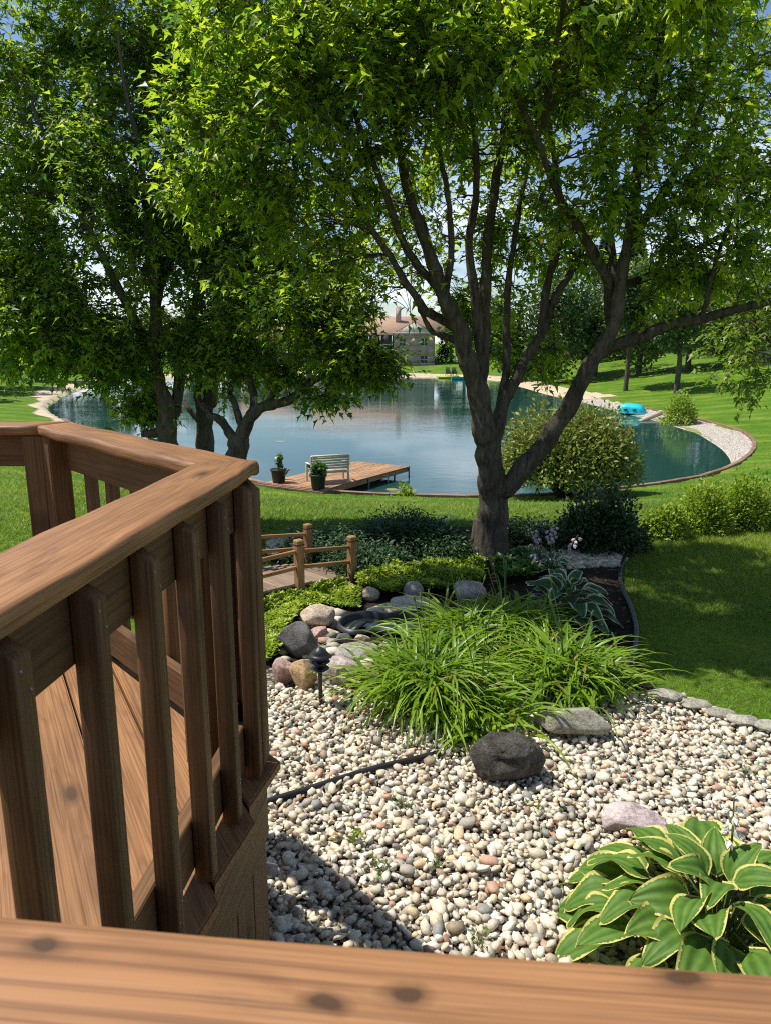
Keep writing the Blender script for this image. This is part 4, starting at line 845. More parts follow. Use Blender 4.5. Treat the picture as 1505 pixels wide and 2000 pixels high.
mb = MB(); mb.box((wx / 2, 1.55, 2.62), (-wx, 3.0, .25)); mb.build('porch_floor', M['siding'], hs)
for k in range(8):
    mb = MB(); mb.box((wx + .15 + k * (-wx - .4) / 7, .12, 4.1), (.16, .16, 2.7)); mb.build('porch_post', M['white_paint'], hs)
for k in range(7):
    mb = MB(); mb.box((wx + .15 + (k + .5) * (-wx - .4) / 7, .22, 4.1), ((-wx - .4) / 7 - .2, .02, 2.6)); mb.build('porch_screen', M['screen'], hs)
mb = MB(); mb.box((wx / 2, .1, 3.55), (-wx - .4, .08, .1)); mb.box((wx / 2, .1, 5.42), (-wx, .2, .2)); mb.build('porch_rail', M['white_paint'], hs)
gable(hs, wx, 8.5, .4, 12.5, EV + .05, 3.0, .5, axis_='x', name='main_roof')
mb = MB(); mb.box((.9, 4.6, 8.6), (.95, .8, 3.2)); ch = mb.build('chimney', M['brick'], hs)
# second brick house to the left, mostly behind the maples
H2 = 138.0; x2 = Q(560, 700, H2)[0]; h2 = house('brick_house', (x2, H2, float(H(x2, H2)) - .1), 0, 'wide brown brick house without a porch across the pond')
wl = [(2, 3.9, 1.3, 1.4), (5.4, 3.9, 1.3, 1.4), (2, .9, 1.3, 1.4), (5.4, .9, 1.3, 1.4)]
wall_open(h2, 0, 7.5, -.6, 5.4, 0, .3, wl, M['brick'])
for x, z, w, h in wl: window(h2, x, z, w, h, .06)
gable_end(h2, 0, 7.5, -.02, 5.42, 2.2); gable(h2, 0, 7.5, .2, 10, 5.5, 2.35); wall_open(h2, 7.2, 7.5, -.6, 5.4, .31, 9, [], M['siding'], 'side_wall'); wall_open(h2, 0, .3, -.6, 5.4, .31, 9, [], M['brick'], 'side_wall')
wall_open(h2, -9, 0, -.6, 5.3, 2, .3, [(-4.5, 3.6, 2.2, 1.5)], M['brick'], 'wing_wall'); window(h2, -4.5, 3.6, 2.2, 1.5, 2.06, (3, 1)); gable(h2, -9, 3, 2, 11, 5.3, 2.4, .5, axis_='x', name='wing_roof')
# pale house behind the right-hand trees
H3 = 70.0; x3 = Q(1545, 640, H3)[0]; h3 = house('pale_house', (x3, H3, float(H(x3, H3))), 0, 'pale sided house half hidden behind the slope trees')
wl = [(2.2, 4.2, 1.2, 1.5), (5.2, 4.2, 1.2, 1.5), (2.2, 1.4, 1.2, 1.5)]
wall_open(h3, 0, 9, -.5, 5.6, 0, .3, wl, M['siding'])
for x, z, w, h in wl: window(h3, x, z, w, h, .06)
gable_end(h3, 0, 9, -.02, 5.62, 2.6); gable(h3, 0, 9, .2, 12, 5.7, 2.75); wall_open(h3, 0, .3, -.5, 5.6, .31, 11, [], M['siding'], 'side_wall')

# ------------------------------------------------------------------ planting and furniture on the far banks
def foot_shrub(name, px, py, wpx, hpx, n, size, m, label, **kw):
    b = G(px, py); s = scale_at(b); return shrub(name, b, wpx * s / 2 * .9, wpx * s / 2 * .9, hpx * s * .95, n, size, m, label, **kw)
foot_shrub('flowering_shrub', 1085, 699, 34, 16, 900, .22, 'redflower', 'red flowering shrub above the mown slope, farther from the two chairs', cat='shrub', tmpl=LEAF_WIDE)
foot_shrub('flowering_shrub', 1118, 698, 34, 15, 900, .22, 'redflower', 'red flowering shrub above the mown slope, beside the two chairs', cat='shrub', tmpl=LEAF_WIDE)
foot_shrub('clipped_hedge', 1222, 701, 42, 14, 900, .2, 'darkshrub', 'low clipped dark hedge behind the yellow plants of the slope')
foot_shrub('rounded_shrub', 1264, 702, 48, 36, 1600, .26, 'bgleaf', 'rounded green shrub between the hedge and the slender trees')
for i, (px, py, w) in enumerate(((1200, 716, 30), (1222, 714, 30), (1246, 710, 26))):
    foot_shrub('bedding_plant', px, py, w, 10, 500, .16, 'limeshrub', ['low yellow plant of the slope bed nearest the chairs', 'low yellow plant in the middle of the slope bed', 'low yellow plant of the slope bed nearest the rounded shrub'][i], cat='plant', group='yellow plants in the slope bed', stems=4)
foot_shrub('foundation_shrub', 795, 712, 18, 9, 500, .25, 'redflower', 'dark red shrub against the brick house wall', stems=4)
foot_shrub('foundation_shrub', 842, 711, 24, 22, 800, .3, 'viburnum', 'rusty shrub at the corner of the brick house', stems=4)
foot_shrub('foundation_shrub', 868, 708, 40, 40, 1600, .35, 'spruce', 'dark blue green evergreen beside the brick house', stems=4)
foot_shrub('woodland_shrub', 1150, 690, 140, 66, 4200, .34, 'darkshrub', 'wide dark shrub under the trees behind the chairs')
foot_shrub('woodland_shrub', 1400, 692, 170, 84, 5200, .34, 'darkshrub', 'wide dark shrub under the trees near the pale house')
foot_shrub('woodland_shrub', 1010, 706, 120, 60, 3600, .38, 'darkshrub', 'wide dark shrub at the head of the mown slope by the shore')
foot_shrub('woodland_shrub', 1278, 688, 150, 76, 4600, .34, 'darkshrub', 'wide dark thicket directly behind the rounded green shrub')
foot_shrub('shore_bush', 1326, 823, 76, 56, 2600, .17, 'limeshrub', 'round yellow green bush standing on the gravel beach')
bs = np.array([G(1108, 970)[0], G(1122, 970)[1], -2.4]); s_ = scale_at(bs)
shrub('round_viburnum', bs, 2.2, 1.8, 1.95, 24000, .135, 'viburnum', 'large round shrub with rusty tinged leaves at the pond edge', lift=.85, stems=60, lump=22, tmpl=LEAF_OVAL)
foot_shrub('edge_plant', 790, 968, 46, 34, 900, .13, 'limeshrub', 'bushy green plant on the pond rim beside the dock', cat='plant', tmpl=LEAF_OVAL, stems=6)
foot_shrub('edge_plant', 1058, 968, 36, 26, 600, .12, 'limeshrub', 'small ferny plant on the pond rim by the rusty round shrub', cat='plant', tmpl=LEAF_OVAL, stems=5)
def adirondack(c, rz, s, label, group, m='grey_chair'):
    root = empty('garden_chair', c, label, 'chair', group, rz); mt = M[m]
    for k in range(5):
        b = MB(); x = (k - 2) * .115; b.box((x * s, .36 * s, .72 * s), (.1 * s, .03, .85 * s), Matrix.Rotation(R(-18), 3, 'X')); b.build('back_slat', mt, root)
    for k in range(5): b = MB(); b.box((0, (-.25 + k * .115) * s, (.38 - k * .025) * s), (.55 * s, .1 * s, .03)); b.build('seat_slat', mt, root)
    for sx in (-1, 1):
        b = MB(); b.box((sx * .33 * s, -.02 * s, .56 * s), (.13 * s, .75 * s, .03)); b.build('armrest', mt, root)
        for y in (-.3, .3): b = MB(); b.box((sx * .30 * s, y * s, .27 * s), (.04 * s, .09 * s, .56 * s)); b.build('leg', mt, root)
    return root
for k, (px, lb) in enumerate(((875, 'grey slatted garden chair on the lime float, farther from the teal boat'), (887, 'grey slatted garden chair on the lime float, nearer the teal boat'))):
    c = P(px, 734, -2.28); adirondack(c, R(160), 1.15, lb, 'chairs on the float')
for px, lb in ((1134, 'brown garden chair above the slope beside the red flowers'), (1150, 'brown garden chair above the slope nearer the clipped hedge')): c = G(px, 694); adirondack(c, R(200), 1.1, lb, None)
# rounded blue-grey stone behind the flowers
def hull(name, c, rz, L_, wd, ht, m, label, cat='boat', trim_m=None, up=True):
    """little boat: lofted hull with a pointed bow, deck and seats"""
    root = empty(name, c, label, cat, None, rz); ns, k = 13, 9; V = []
    for i in range(ns):
        u = i / (ns - 1); w_ = wd / 2 * (1 - max(0, (u - .5) / .5) ** 2.2) * (.82 + .18 * min(1, u * 4)); z0 = .12 * max(0, u - .6)
        for j in range(k):
            a = math.pi * j / (k - 1); V.append([(u - .5) * L_, -math.cos(a) * (w_ + .01), z0 + ht * (1 - math.sin(a) ** .7) if up else ht * math.sin(a) ** .7])
    I = np.arange(ns - 1)[:, None] * k + np.arange(k - 1)[None]; q = np.stack([I, I + k, I + k + 1, I + 1], -1).reshape(-1, 4)
    mb = MB(); mb.add(V, q); mb.add(V[:k], [list(range(k))]); mb.add(V[-k:], [list(range(k))[::-1]]); mb.build('hull', m, root, True)
    return root
c = P(824, 731, -2.5); bo = hull('rowing_boat', (c[0], c[1], -2.40), R(8), 2.9, 1.15, .5, M['white_paint'], 'white boat drawn up on the far sandy shore')
for u in (-.7, .1): b = MB(); b.box((u, 0, .36), (.5, 1.0, .1)); b.build('seat', M['white_paint'], bo)
b = MB(); b.box((.7, 0, .45), (1.0, .8, .12)); b.build('bow_cover', M['grey_chair'], bo)
c = P(900, 741, WATER); bo = hull('canoe', (c[0], c[1], -2.68), R(2), 2.8, .8, .42, M['teal'], 'teal boat floating beside the lime float')
b = MB(); b.box((0, 0, .3), (.4, .7, .06)); b.build('seat', M['white_paint'], bo)
c = P(668, 733, WATER); bo = hull('paddle_boat', (c[0], c[1], -2.68), R(-5), 2.4, 1.4, .5, M['blue_plastic'], 'blue paddle boat on the far water before the brown brick house')
for sy in (-.35, .35):
    b = MB(); b.box((-.3, sy, .55), (.5, .5, .12)); b.box((-.55, sy, .8), (.1, .5, .45)); b.build('seat', M['white_paint'], bo)
c = P(876, 739, WATER); fl = empty('swim_float', (c[0], c[1], WATER), 'lime yellow swim float moored at the far shore', 'float')
b = MB(); b.box((0, 1.4, .17), (3.0, 2.6, .3)); b.build('pontoon', M['yellow_plastic'], fl)
for k in range(8): b = MB(); b.box((-1.31 + k * .375, 1.4, .345), (.35, 2.7, .04)); b.build('plank', M['yellow_plastic'], fl)
# upturned teal pedal boat on the beach
c = G(1234, 803); s_ = scale_at(c); pb = empty('pedal_boat', (c[0], c[1], c[2] + .02), 'upturned bright teal pedal boat on the gravel beach', 'boat', None, R(-28)); prof = []
ns, k = 15, 13; V = []
for i in range(ns):
    u = i / (ns - 1) * 2 - 1; e = max(.05, (1 - abs(u) ** 4.5)) ** .5; wv = .78 * (.72 + .28 * e); hh = .66 * e * (1 - .12 * u)
    for j in range(k):
        a = math.pi * j / (k - 1); V.append([u * .88, -math.cos(a) * wv * abs(math.cos(a)) ** -.35 if abs(math.cos(a)) > .2 else -math.cos(a) * wv * 1.75, .06 + hh * math.sin(a) ** .45])
I = np.arange(ns - 1)[:, None] * k + np.arange(k - 1)[None]; mb = MB(); mb.add(V, np.stack([I, I + k, I + k + 1, I + 1], -1).reshape(-1, 4)); mb.add(V[:k], [list(range(k))]); mb.add(V[-k:], [list(range(k))[::-1]]); mb.build('hull', M['teal'], pb, True)
mb = MB(); mb.tube(np.array([[-.9, -.8, .08], [.9, -.8, .08], [.94, .8, .08], [-.94, .8, .08], [-.9, -.8, .08]]), .05, 6); mb.build('gunwale', M['teal'], pb, True)
for u in (-.35, .25): mb = MB(); mb.box((u, -.80, .34), (.22, .06, .11)); mb.build('hand_hole', M['black_plastic'], pb)
# pipe lying along the inlet, with stones
a, b_ = G(1246, 817), G(1288, 807); mb = MB(); cp = (a + b_) / 2; pipe_d = b_ - a; pipe = empty('culvert_pipe', cp, 'tan concrete pipe lying at the beach beside the teal pedal boat', 'pipe')
mb.tube(np.array([a, cp, b_]) - cp + [0, 0, .12], [.17, .17, .17], 16); mb.build('barrel', M['concrete'], pipe, True)
mb = MB(); ud = unit(pipe_d[None])[0]; mb.tube(np.array([b_ - ud * .25, b_ + ud * .02]) - cp + [0, 0, .12], [.2, .2], 16); mb.build('collar', M['concrete'], pipe, True)

# ------------------------------------------------------------------ dock with bench, planters, bird
A_, B_, C_, D_ = P(522, 944, -2.28), P(632, 960, -2.28), P(790, 913, -2.28), P(700, 904, -2.28)
ex = unit((C_ - B_ + D_ - A_)[None])[0]; ex[2] = 0; ey = np.cross([0, 0, 1.], ex); Ld = np.linalg.norm(C_ - B_); Wd = 2.45; org = B_ - ey * 0
if (A_ - B_) @ ey < 0: ey = -ey
dock = empty('dock', (0, 0, 0), 'low wooden plank dock reaching into the pond from the lawn', 'dock'); tz = -2.24
def dp(u, v, z=0): return org * [1, 1, 0] + ex * u + ey * v + np.array([0, 0, tz + z])
npl = 16
for k in range(npl):
    v = (k + .5) * Wd / npl; jt = rng.random() * .5
    for u0, u1 in ((0, 2.2 + jt), (2.205 + jt, Ld)): board('plank', dp(u0, v, rng.normal() * .003), dp(u1, v, rng.normal() * .003), Wd / npl - .014, .036, M['dock'], dock, bev=.004)
for v in (.03, Wd - .03): board('side_beam', dp(.02, v, -.10), dp(Ld - .02, v, -.10), .05, .15, M['dock'], dock)
for u in (.3, 1.9, 3.6, Ld - .08): board('cross_beam', dp(u, .06, -.085), dp(u, Wd - .06, -.085), .05, .12, M['edging_timber'], dock)
for u, v in ((2.6, .0), (2.6, Wd), (Ld - .04, .0), (Ld - .04, Wd)):
    mb = MB(); mb.tube(np.array([dp(u, v - .03, .03), dp(u, v - .03, -1.4)]), [.03, .03], 8); mb.build('leg', M['galv'], dock, True)
mb = MB(); mb.tube(catmull([dp(Ld - 1.1, -.03, -.15), dp(Ld - 1.15, -.05, -.35), dp(Ld - 1.25, -.05, -.7), dp(Ld - 1.5, -.05, -1.3)], 5), .03, 8); mb.build('ladder_rail', M['black_plastic'], dock, True)
mb = MB(); mb.tube(catmull([dp(Ld - 1.55, -.03, -.15), dp(Ld - 1.6, -.05, -.35), dp(Ld - 1.6, -.05, -1.3)], 5), .025, 8); mb.build('ladder_rail', M['galv'], dock, True)
for k in range(2): board('bearer', dp(-.05 - k * .09, -.1, -.03 - k * .03), dp(-.05 - k * .09, Wd + .25, -.03 - k * .03), .08, .06, M['edging_timber'], dock)
# bench: we see its back
f1, f2 = P(655, 941, tz + .02), P(606, 947, tz + .02); bx = ex; 
bc = P(640, 940, tz + .02); bench = empty('garden_bench', (bc[0], bc[1], tz + .022), 'cream slatted bench facing the water on the dock', 'bench', None, math.atan2(ex[1], ex[0]) + R(-90) + R(52))
BL, mt = 1.28, M['bench']    # local: x along the seat, back at -y side, faces +y
for k in range(5):
    mb = MB(); z = .50 + k * .088; mb.box((0, -.27 - (z - .45) * .22, z), (BL - .08, .025, .07), Matrix.Rotation(R(12), 3, 'X')); mb.build('back_slat', mt, bench)
mb = MB(); mb.box((0, -.395, .925), (BL, .06, .06)); mb.build('top_rail', mt, bench)
for k in range(5): mb = MB(); mb.box((0, -.22 + k * .11, .41 - (.012 * (4 - k))), (BL - .08, .095, .025)); mb.build('seat_slat', mt, bench)
mb = MB(); mb.box((0, -.27, .37), (BL - .1, .03, .09)); mb.build('seat_rail', mt, bench); mb = MB(); mb.box((0, .26, .36), (BL - .1, .03, .09)); mb.build('seat_rail', mt, bench)
for sx in (-1, 1):
    mb = MB(); mb.tube(np.array([[sx * BL / 2, -.33, 0], [sx * BL / 2, -.26, .4], [sx * BL / 2, -.385, .93]]), [.04, .042, .035], 4); mb.build('leg', mt, bench)
    mb = MB(); mb.tube(np.array([[sx * BL / 2, .30, 0], [sx * BL / 2, .27, .4], [sx * BL / 2, .27, .6]]), [.04, .04, .038], 4); mb.build('leg', mt, bench)
    mb = MB(); mb.box((sx * BL / 2, -.03, .625), (.085, .68, .035)); mb.build('armrest', mt, bench)
def planter(px, py, hpx, label, pl, z=tz + .02):
    c = P(px, py, z); s = scale_at(c); h = hpx * s * .95; root = empty('planter', c, label, 'planter'); mb = MB()
    r1, r0 = h * .56, h * .42; mb.lathe([(0, 0), (r0, 0), (r0 + .01, .01), (r1 - .01, h * .86), (r1 + .02, h * .87), (r1 + .025, h), (r1 - .01, h), (r1 - .02, h * .92), (0, h * .92)], k=24); mb.build('pot', M['pot'], root, True)
    mb = MB(); mb.lathe([(0, h * .93), (r1 * .9, h * .93)], k=16); mb.build('soil', M['soil'], root)
    p, ax = [], []; st = MB()
    for k in range(pl['n']):
        a = rng.random() * 6.28; rr = r1 * pl['w'] * rng.random(); tip = np.array([math.cos(a) * rr, math.sin(a) * rr, h * .92 + pl['h'] * (.35 + .65 * rng.random())]); b0 = np.array([tip[0] * .3, tip[1] * .3, h * .92]); st.tube(np.array([b0, (b0 + tip) / 2 + [0, 0, .03], tip]), [.007, .005, .003], 4, False)
        u = .2 + .8 * rng.random(pl['l'])[:, None]; p.append(b0 + (tip - b0) * u + rng.normal(size=(pl['l'], 3)) * .035); ax.append(rng.normal(size=(pl['l'], 3)) + [0, 0, .2])
    st.build('stems', M['stem'], root, True); p = np.vstack(p); V, Fa, r = leaves(p, np.vstack(ax), np.array([0, 0, 1.]) + rng.normal(size=p.shape) * .5, pl['s'] * (.6 + .8 * rng.random(len(p))), LEAF_WIDE); leaf_obj('foliage', V, Fa, r, M['potleaf'], root)
    return root
planter(545, 942, 28, 'dark planter with tall airy plant at the dock corner', dict(n=9, w=.7, h=.62, l=16, s=.11))
planter(622, 954, 30, 'dark planter with bushy green plant behind the cream bench', dict(n=16, w=1.25, h=.42, l=16, s=.16))
# small grey bird on the dock
bp = P(556, 936, tz + .02); bird = empty('bird', bp, 'small grey brown bird perched on the dock beside the planter', 'bird', None, R(35)); mb = MB(); nb = 12
pts = np.array([[-.22, 0, .10], [-.15, 0, .12], [-.08, 0, .15], [0, 0, .19], [.07, 0, .235], [.11, 0, .275], [.14, 0, .30], [.17, 0, .305], [.20, 0, .30], [.25, 0, .292]]); mb.tube(pts, [.010, .022, .05, .068, .062, .045, .038, .034, .016, .003], 10); mb.build('body', plain('bird_plumage', (0.13, 0.115, 0.10), .8, var=.4, vscale=25), bird, True)
for sy in (-1, 1): mb = MB(); mb.tube(np.array([[0, sy * .025, .15], [.01, sy * .03, .07], [0, sy * .03, .004], [.05, sy * .035, .003]]), [.008, .006, .006, .004], 5); mb.build('leg', M['twig'], bird, True)
# floating weed patches
for px, py, w in ((765, 1240 / 1380 * 440 + 561, 26), (1005, 752, 60), (940, 748, 30), (690, 768, 34), (548, 862, 26), (1080, 800, 30)):
    c = P(px, py, WATER); s = scale_at(c); n = 14; an = np.arange(n) * 6.283 / n; rr = w * s / 2 * (.7 + .5 * rng.random(n)); V = np.stack([np.cos(an) * rr, np.sin(an) * rr * 1.0, np.full(n, 0)], -1)
    me = mesh_arr('weed', V, np.arange(n)[None]); o = link('floating_weed', me, M['algae']); o.location = (c[0], c[1], WATER + .006); tag(o, 'patch of pale weed floating on the pond surface', 'pond weed', 'weed patches on the pond')
# ================================================================== garden bed: stones
def ico(sub):
    bm = bmesh.new(); bmesh.ops.create_icosphere(bm, subdivisions=sub, radius=1.0); bm.verts.ensure_lookup_table()
    V = np.array([v.co[:] for v in bm.verts]); Fa = np.array([[v.index for v in f.verts] for f in bm.faces]); bm.free(); return V, Fa
ICO1, ICO2, ICO4 = ico(1), ico(2), ico(4)
def lump(V, seed, amp, freq, oct_=4, facet=0.0, fall=.9):
    r = np.random.default_rng(seed); d = np.zeros(len(V))
    for o in range(oct_):
        for _ in range(3):
            k = r.normal(size=3) * freq * 2 ** o; d += amp / 2 ** (o * fall) / 2.2 * np.sin(V @ k + r.random() * 6.28)
    W_ = V * (1 + d)[:, None]
    if facet:
        for _ in range(16):
            n = unit(r.normal(size=(1, 3)))[0]; h = 1 - facet * (.25 + .75 * r.random()); q = W_ @ n; W_ = np.where((q > h)[:, None], W_ - n * ((q - h) * .9)[:, None], W_)
    return W_
def rock(px, py, wpx, hpx, m, label, seed, facet=.5, amp=.15, depth=.8, rz=0.0, flat_=None, group=None, name='boulder', zo=0.0, fall=.9, boxy=1.0):
    """px: centre column, py: lowest visible row; sizes in photo pixels"""
    c = P(px, py); s = scale_at(c); w = wpx * s; d = w * depth; dep = math.atan2(CZ, c[1]); h = max(.32 * w, (hpx * s - d * math.sin(dep) * .55) / math.cos(dep))
    if flat_: h = flat_ * w
    V = lump(np.sign(ICO4[0]) * np.abs(ICO4[0]) ** boxy, seed, amp, 1.3, 6, facet, fall); V = V / np.abs(V).max(0); V = V * [w / 2, d / 2, h / 2 * 1.12]
    V[:, 2] += h / 2 * .88; V[:, 2] = np.maximum(V[:, 2], -.03)
    o = link(name, mesh_arr(name, V, ICO4[1], True), M[m]); o.location = (c[0], c[1] + d * .42, zo); o.rotation_euler = (0, 0, rz); return tag(o, label, 'rock', group)
rock(994, 1548, 156, 104, 'rk_black', 'jagged black lava rock on the pebbles before the daylilies', 3, .10, .085, .62, zo=.035, fall=.12, boxy=.66)
rock(1133, 1462, 164, 64, 'rk_slab', 'long grey green stone slab beside the black lava rock', 8, .4, .10, .40, R(-9), zo=.055, boxy=.65)
rock(1255, 1655, 142, 70, 'rk_purple', 'half buried pinkish stone behind the yellow edged hosta', 14, .6, .12, .75, zo=.01, flat_=.3)
rock(680, 1164, 36, 26, 'rk_pink', 'small rose stone at the foot of the bridge post', 21)
rock(722, 1178, 40, 34, 'rk_tan', 'rounded tan stone above the black pond liner', 22, .15, .08)
rock(807, 1174, 42, 40, 'rk_grey', 'smooth egg shaped grey stone above the flagstone ledge', 23, .0, .05)
rock(917, 1180, 70, 50, 'rk_purple', 'brownish mauve boulder at the foot of the maple', 24, .35)
rock(620, 1236, 72, 58, 'rk_tan', 'large speckled tan boulder between lime groundcover and pond liner', 25, .42)
rock(622, 1252, 40, 34, 'rk_pink', 'small pinkish boulder against the large tan one', 26)
rock(580, 1290, 84, 78, 'rk_dark', 'dark grey speckled boulder between lime groundcover and lamp', 27, .35)
rock(553, 1345, 56, 64, 'rk_pink', 'pink boulder at the corner of the deck', 28, .45)
rock(594, 1358, 60, 80, 'rk_orange', 'upright ochre boulder behind the garden lamp', 29, .4, .12, .9)
rock(676, 1350, 88, 72, 'rk_purple', 'mauve and white boulder between garden lamp and daylilies', 30, .45)
rock(700, 1300, 96, 46, 'rk_grey', 'flat smooth grey boulder behind the mauve and white one', 31, .2, .06, .75)
rock(672, 1266, 34, 30, 'rk_dark', 'small dark stone under the end of the pond liner', 32)
rock(646, 1266, 24, 22, 'rk_grey', 'small grey stone below the small pinkish boulder', 33)
rock(706, 1264, 36, 28, 'rk_tan', 'peach coloured stone at the lip of the little pond', 34)
rock(754, 1268, 30, 18, 'rk_flag', 'small white flat stone at the edge of the daylilies', 35)
rock(762, 1206, 110, 32, 'rk_flag', 'broad pale flagstone forming the ledge over the little pond', 36, .3, .06, .5, R(6), .17)
rock(806, 1192, 92, 30, 'rk_flag', 'upper mottled flagstone on the ledge', 37, .3, .06, .6, R(-10), .22)
rock(840, 1200, 40, 30, 'rk_flag', 'white crusted stone at the daylily end of the ledge', 38)
rock(1108, 1262, 40, 34, 'rk_flag', 'white stone half hidden among the daylily blades', 39)
rock(1040, 1086, 60, 22, 'rk_grey', 'low grey stone in the shade between maple trunk and hosta flowers', 40, .3, .06, .7)
rock(628, 1058, 50, 16, 'rk_grey', 'flat grey stone on the lawn side of the bridge', 41, .3, .06, .6, 0, .25)
for i, (px, py, w) in enumerate(((1308, 1384, 74), (1365, 1400, 62), (1412, 1418, 62), (1458, 1432, 66), (1512, 1444, 66), (1575, 1470, 66))):
    lab = ['flat grey edging stone touching the daylilies', 'flat grey edging stone second from the daylilies', 'flat grey edging stone third from the daylilies', 'flat grey edging stone fourth from the daylilies', 'flat grey edging stone fifth from the daylilies', 'flat grey edging stone farthest from the daylilies'][i]
    rock(px, py, w, 26, 'rk_slab', lab, 50 + i, .25, .05, .62, R(-14), .26, 'stone edging between lawn and pebbles', 'edging_stone', zo=.035)

# ------------------------------------------------------------------ preformed little pond
bc_ = P(735, 1232); basin = empty('garden_pond_liner', (bc_[0], bc_[1], 0), 'black moulded liner of the little garden pond', 'pond liner')
ol = catmull([(-.42, -.02), (-.36, .22), (-.15, .36), (.10, .30), (.38, .34), (.62, .18), (.58, -.08), (.30, -.20), (.02, -.16), (-.25, -.22)], 6, True) * .74; n_ = len(ol)
rings = [(1.06, .035), (1.0, .075), (.94, .07), (.90, .0), (.82, -.06), (.60, -.07)]; V = np.vstack([np.c_[ol * s, np.full(n_, z)] for s, z in rings]); I = np.arange(len(rings) - 1)[:, None] * n_ + np.arange(n_)[None]; J = np.arange(len(rings) - 1)[:, None] * n_ + (np.arange(n_)[None] + 1) % n_
mb = MB(); mb.add(V, np.stack([I, J, J + n_, I + n_], -1).reshape(-1, 4)); mb.build('rim', M['black_plastic'], basin, True)
mb = MB(); mb.add(np.c_[ol * .87, np.full(n_, .004)], [list(range(n_))]); mb.add(np.c_[ol * .6, np.full(n_, -.068)], [list(range(n_))]); 
link('basin_water', mesh_arr('basin_water', np.c_[ol * .885, np.full(n_, .02)], np.arange(n_)[None]), M['smallwater'], basin)
mb = MB(); mb.box((-.20, .02, .035), (.05, .22, .02), Matrix.Rotation(R(-25), 3, 'Z')); mb.box((-.15, -.01, .045), (.06, .2, .015), Matrix.Rotation(R(-25), 3, 'Z')); mb.build('spillway', M['black_plastic'], basin)

# ------------------------------------------------------------------ garden bridge
bp0 = P(685, 1137); bdv = unit(np.array([-.72, -.69, 0.])[None])[0]; bpv = np.array([bdv[1], -bdv[0], 0.]); 
if bpv[1] < 0: bpv = -bpv
bridge = empty('garden_bridge', (0, 0, 0), 'little arched wooden garden bridge with post and rail sides', 'bridge'); BLn, BW = 2.0, .60
def bz(u): return .05 + .10 * math.sin(math.pi * np.clip(u / BLn, 0, 1))
def bpnt(u, v, z=0): return bp0 * [1, 1, 0] + bdv * u + bpv * v + np.array([0, 0, bz(u) + z])
for k in range(20):
    u = (k + .5) * BLn / 20; u2 = u; board('plank', bpnt(u, -.04), bpnt(u, BW + .04), BLn / 20 - .010, .026, M['bridge_plank'], bridge, up=(0, 0, 1), bev=.003)
for v in (.0, BW):
    for q in range(4): u0, u1 = q * BLn / 4, (q + 1) * BLn / 4; board('stringer', bpnt(u0, v, -.065), bpnt(u1, v, -.065), .035, .10, M['bridge'], bridge)
    pu = (0.02, .66, 1.32, 1.97)
    for u in pu:
        zb = bpnt(u, v - .045 if v == 0 else v + .045)
        board('post', (zb[0], zb[1], .0), (zb[0], zb[1], bz(u) + .43), .075, .075, M['bridge'], bridge, up=bdv, bev=.008)
        pz = MB(); pz.box((zb[0], zb[1], bz(u) + .385), (.079, .079, .008), frame(bdv)); pz.build('post_groove', M['soil'], bridge)
    for hgt in (.17, .32):
        for q in range(3): a = bpnt(pu[q], v - .045 if v == 0 else v + .045, hgt); b = bpnt(pu[q + 1], v - .045 if v == 0 else v + .045, hgt); dd = unit((b - a)[None])[0] * .04; board('rail', a + dd, b - dd, .028, .036, M['bridge'], bridge, bev=.004)

# ------------------------------------------------------------------ tiered path lamps
def path_lamp(px, py, hpx, label):
    c = P(px, py) if py > 1200 else G(px, py); s = scale_at(c); h = hpx * s * 1.03; root = empty('path_lamp', (c[0], c[1], c[2]), label, 'lamp', 'tiered garden path lamps'); k = h / .43; m = M['lamp_black']
    mb = MB(); mb.lathe([(0, -.02), (.035, -.02), (.03, .012), (.02, .03), (.0135, .045), (.0135, .262), (.019, .265), (.019, .272), (0, .272)], k=14); o = mb.build('stake', m, root, True)
    mb = MB(); mb.lathe([(.014, .268), (.036, .270), (.060, .287), (.057, .288), (.018, .278)], k=22); mb.build('lower_tier', m, root)
    mb = MB(); mb.lathe([(.012, .280), (.013, .312), (.040, .314), (.066, .334), (.063, .335), (.018, .324)], k=22); mb.build('middle_tier', m, root)
    mb = MB(); mb.lathe([(.014, .326), (.014, .352), (.014, .385), (.012, .39)], k=16); mb.build('lens', M['glass'], root, True)
    mb = MB(); mb.lathe([(.070, .366), (.072, .371), (.060, .384), (.050, .389), (.050, .396), (.036, .414), (.016, .430), (0, .435)], k=24); mb.lathe([(.070, .366), (.03, .380), (0, .382)], k=24); mb.build('cap', m, root)
    for ch in root.children: ch.scale = (k, k, k)
    return root
path_lamp(627, 1384, 124, 'black tiered path lamp among the pebbles before the boulders')
path_lamp(570, 1076, 44, 'black tiered path lamp behind the garden bridge')
path_lamp(705, 1058, 30, 'black path lamp at the lawn edge of the junipers')
# white curled stem ornament at the lawn edge
c = G(871, 1032); orn = empty('garden_stake', c, 'small white bell flower stake at the lawn edge behind the junipers', 'ornament'); s = scale_at(c)
for k, (a, hh) in enumerate(((-.35, 1.0), (.1, 1.12), (.5, .95))):
    mb = MB(); mb.tube(catmull([(0, 0, 0), (a * .05, 0, .1), (a * .13, 0, .17 * hh), (a * .26 + .02, 0, .155 * hh)], 5), .005, 5); st = mb.build('stem', M['white_paint'], orn, True)
    mb = MB(); mb.lathe([(.004, .02), (.014, .012), (.022, -.012)], (a * .26 + .02, 0, .145 * hh), 8); mb.build('bell', M['white_paint'], orn, True)

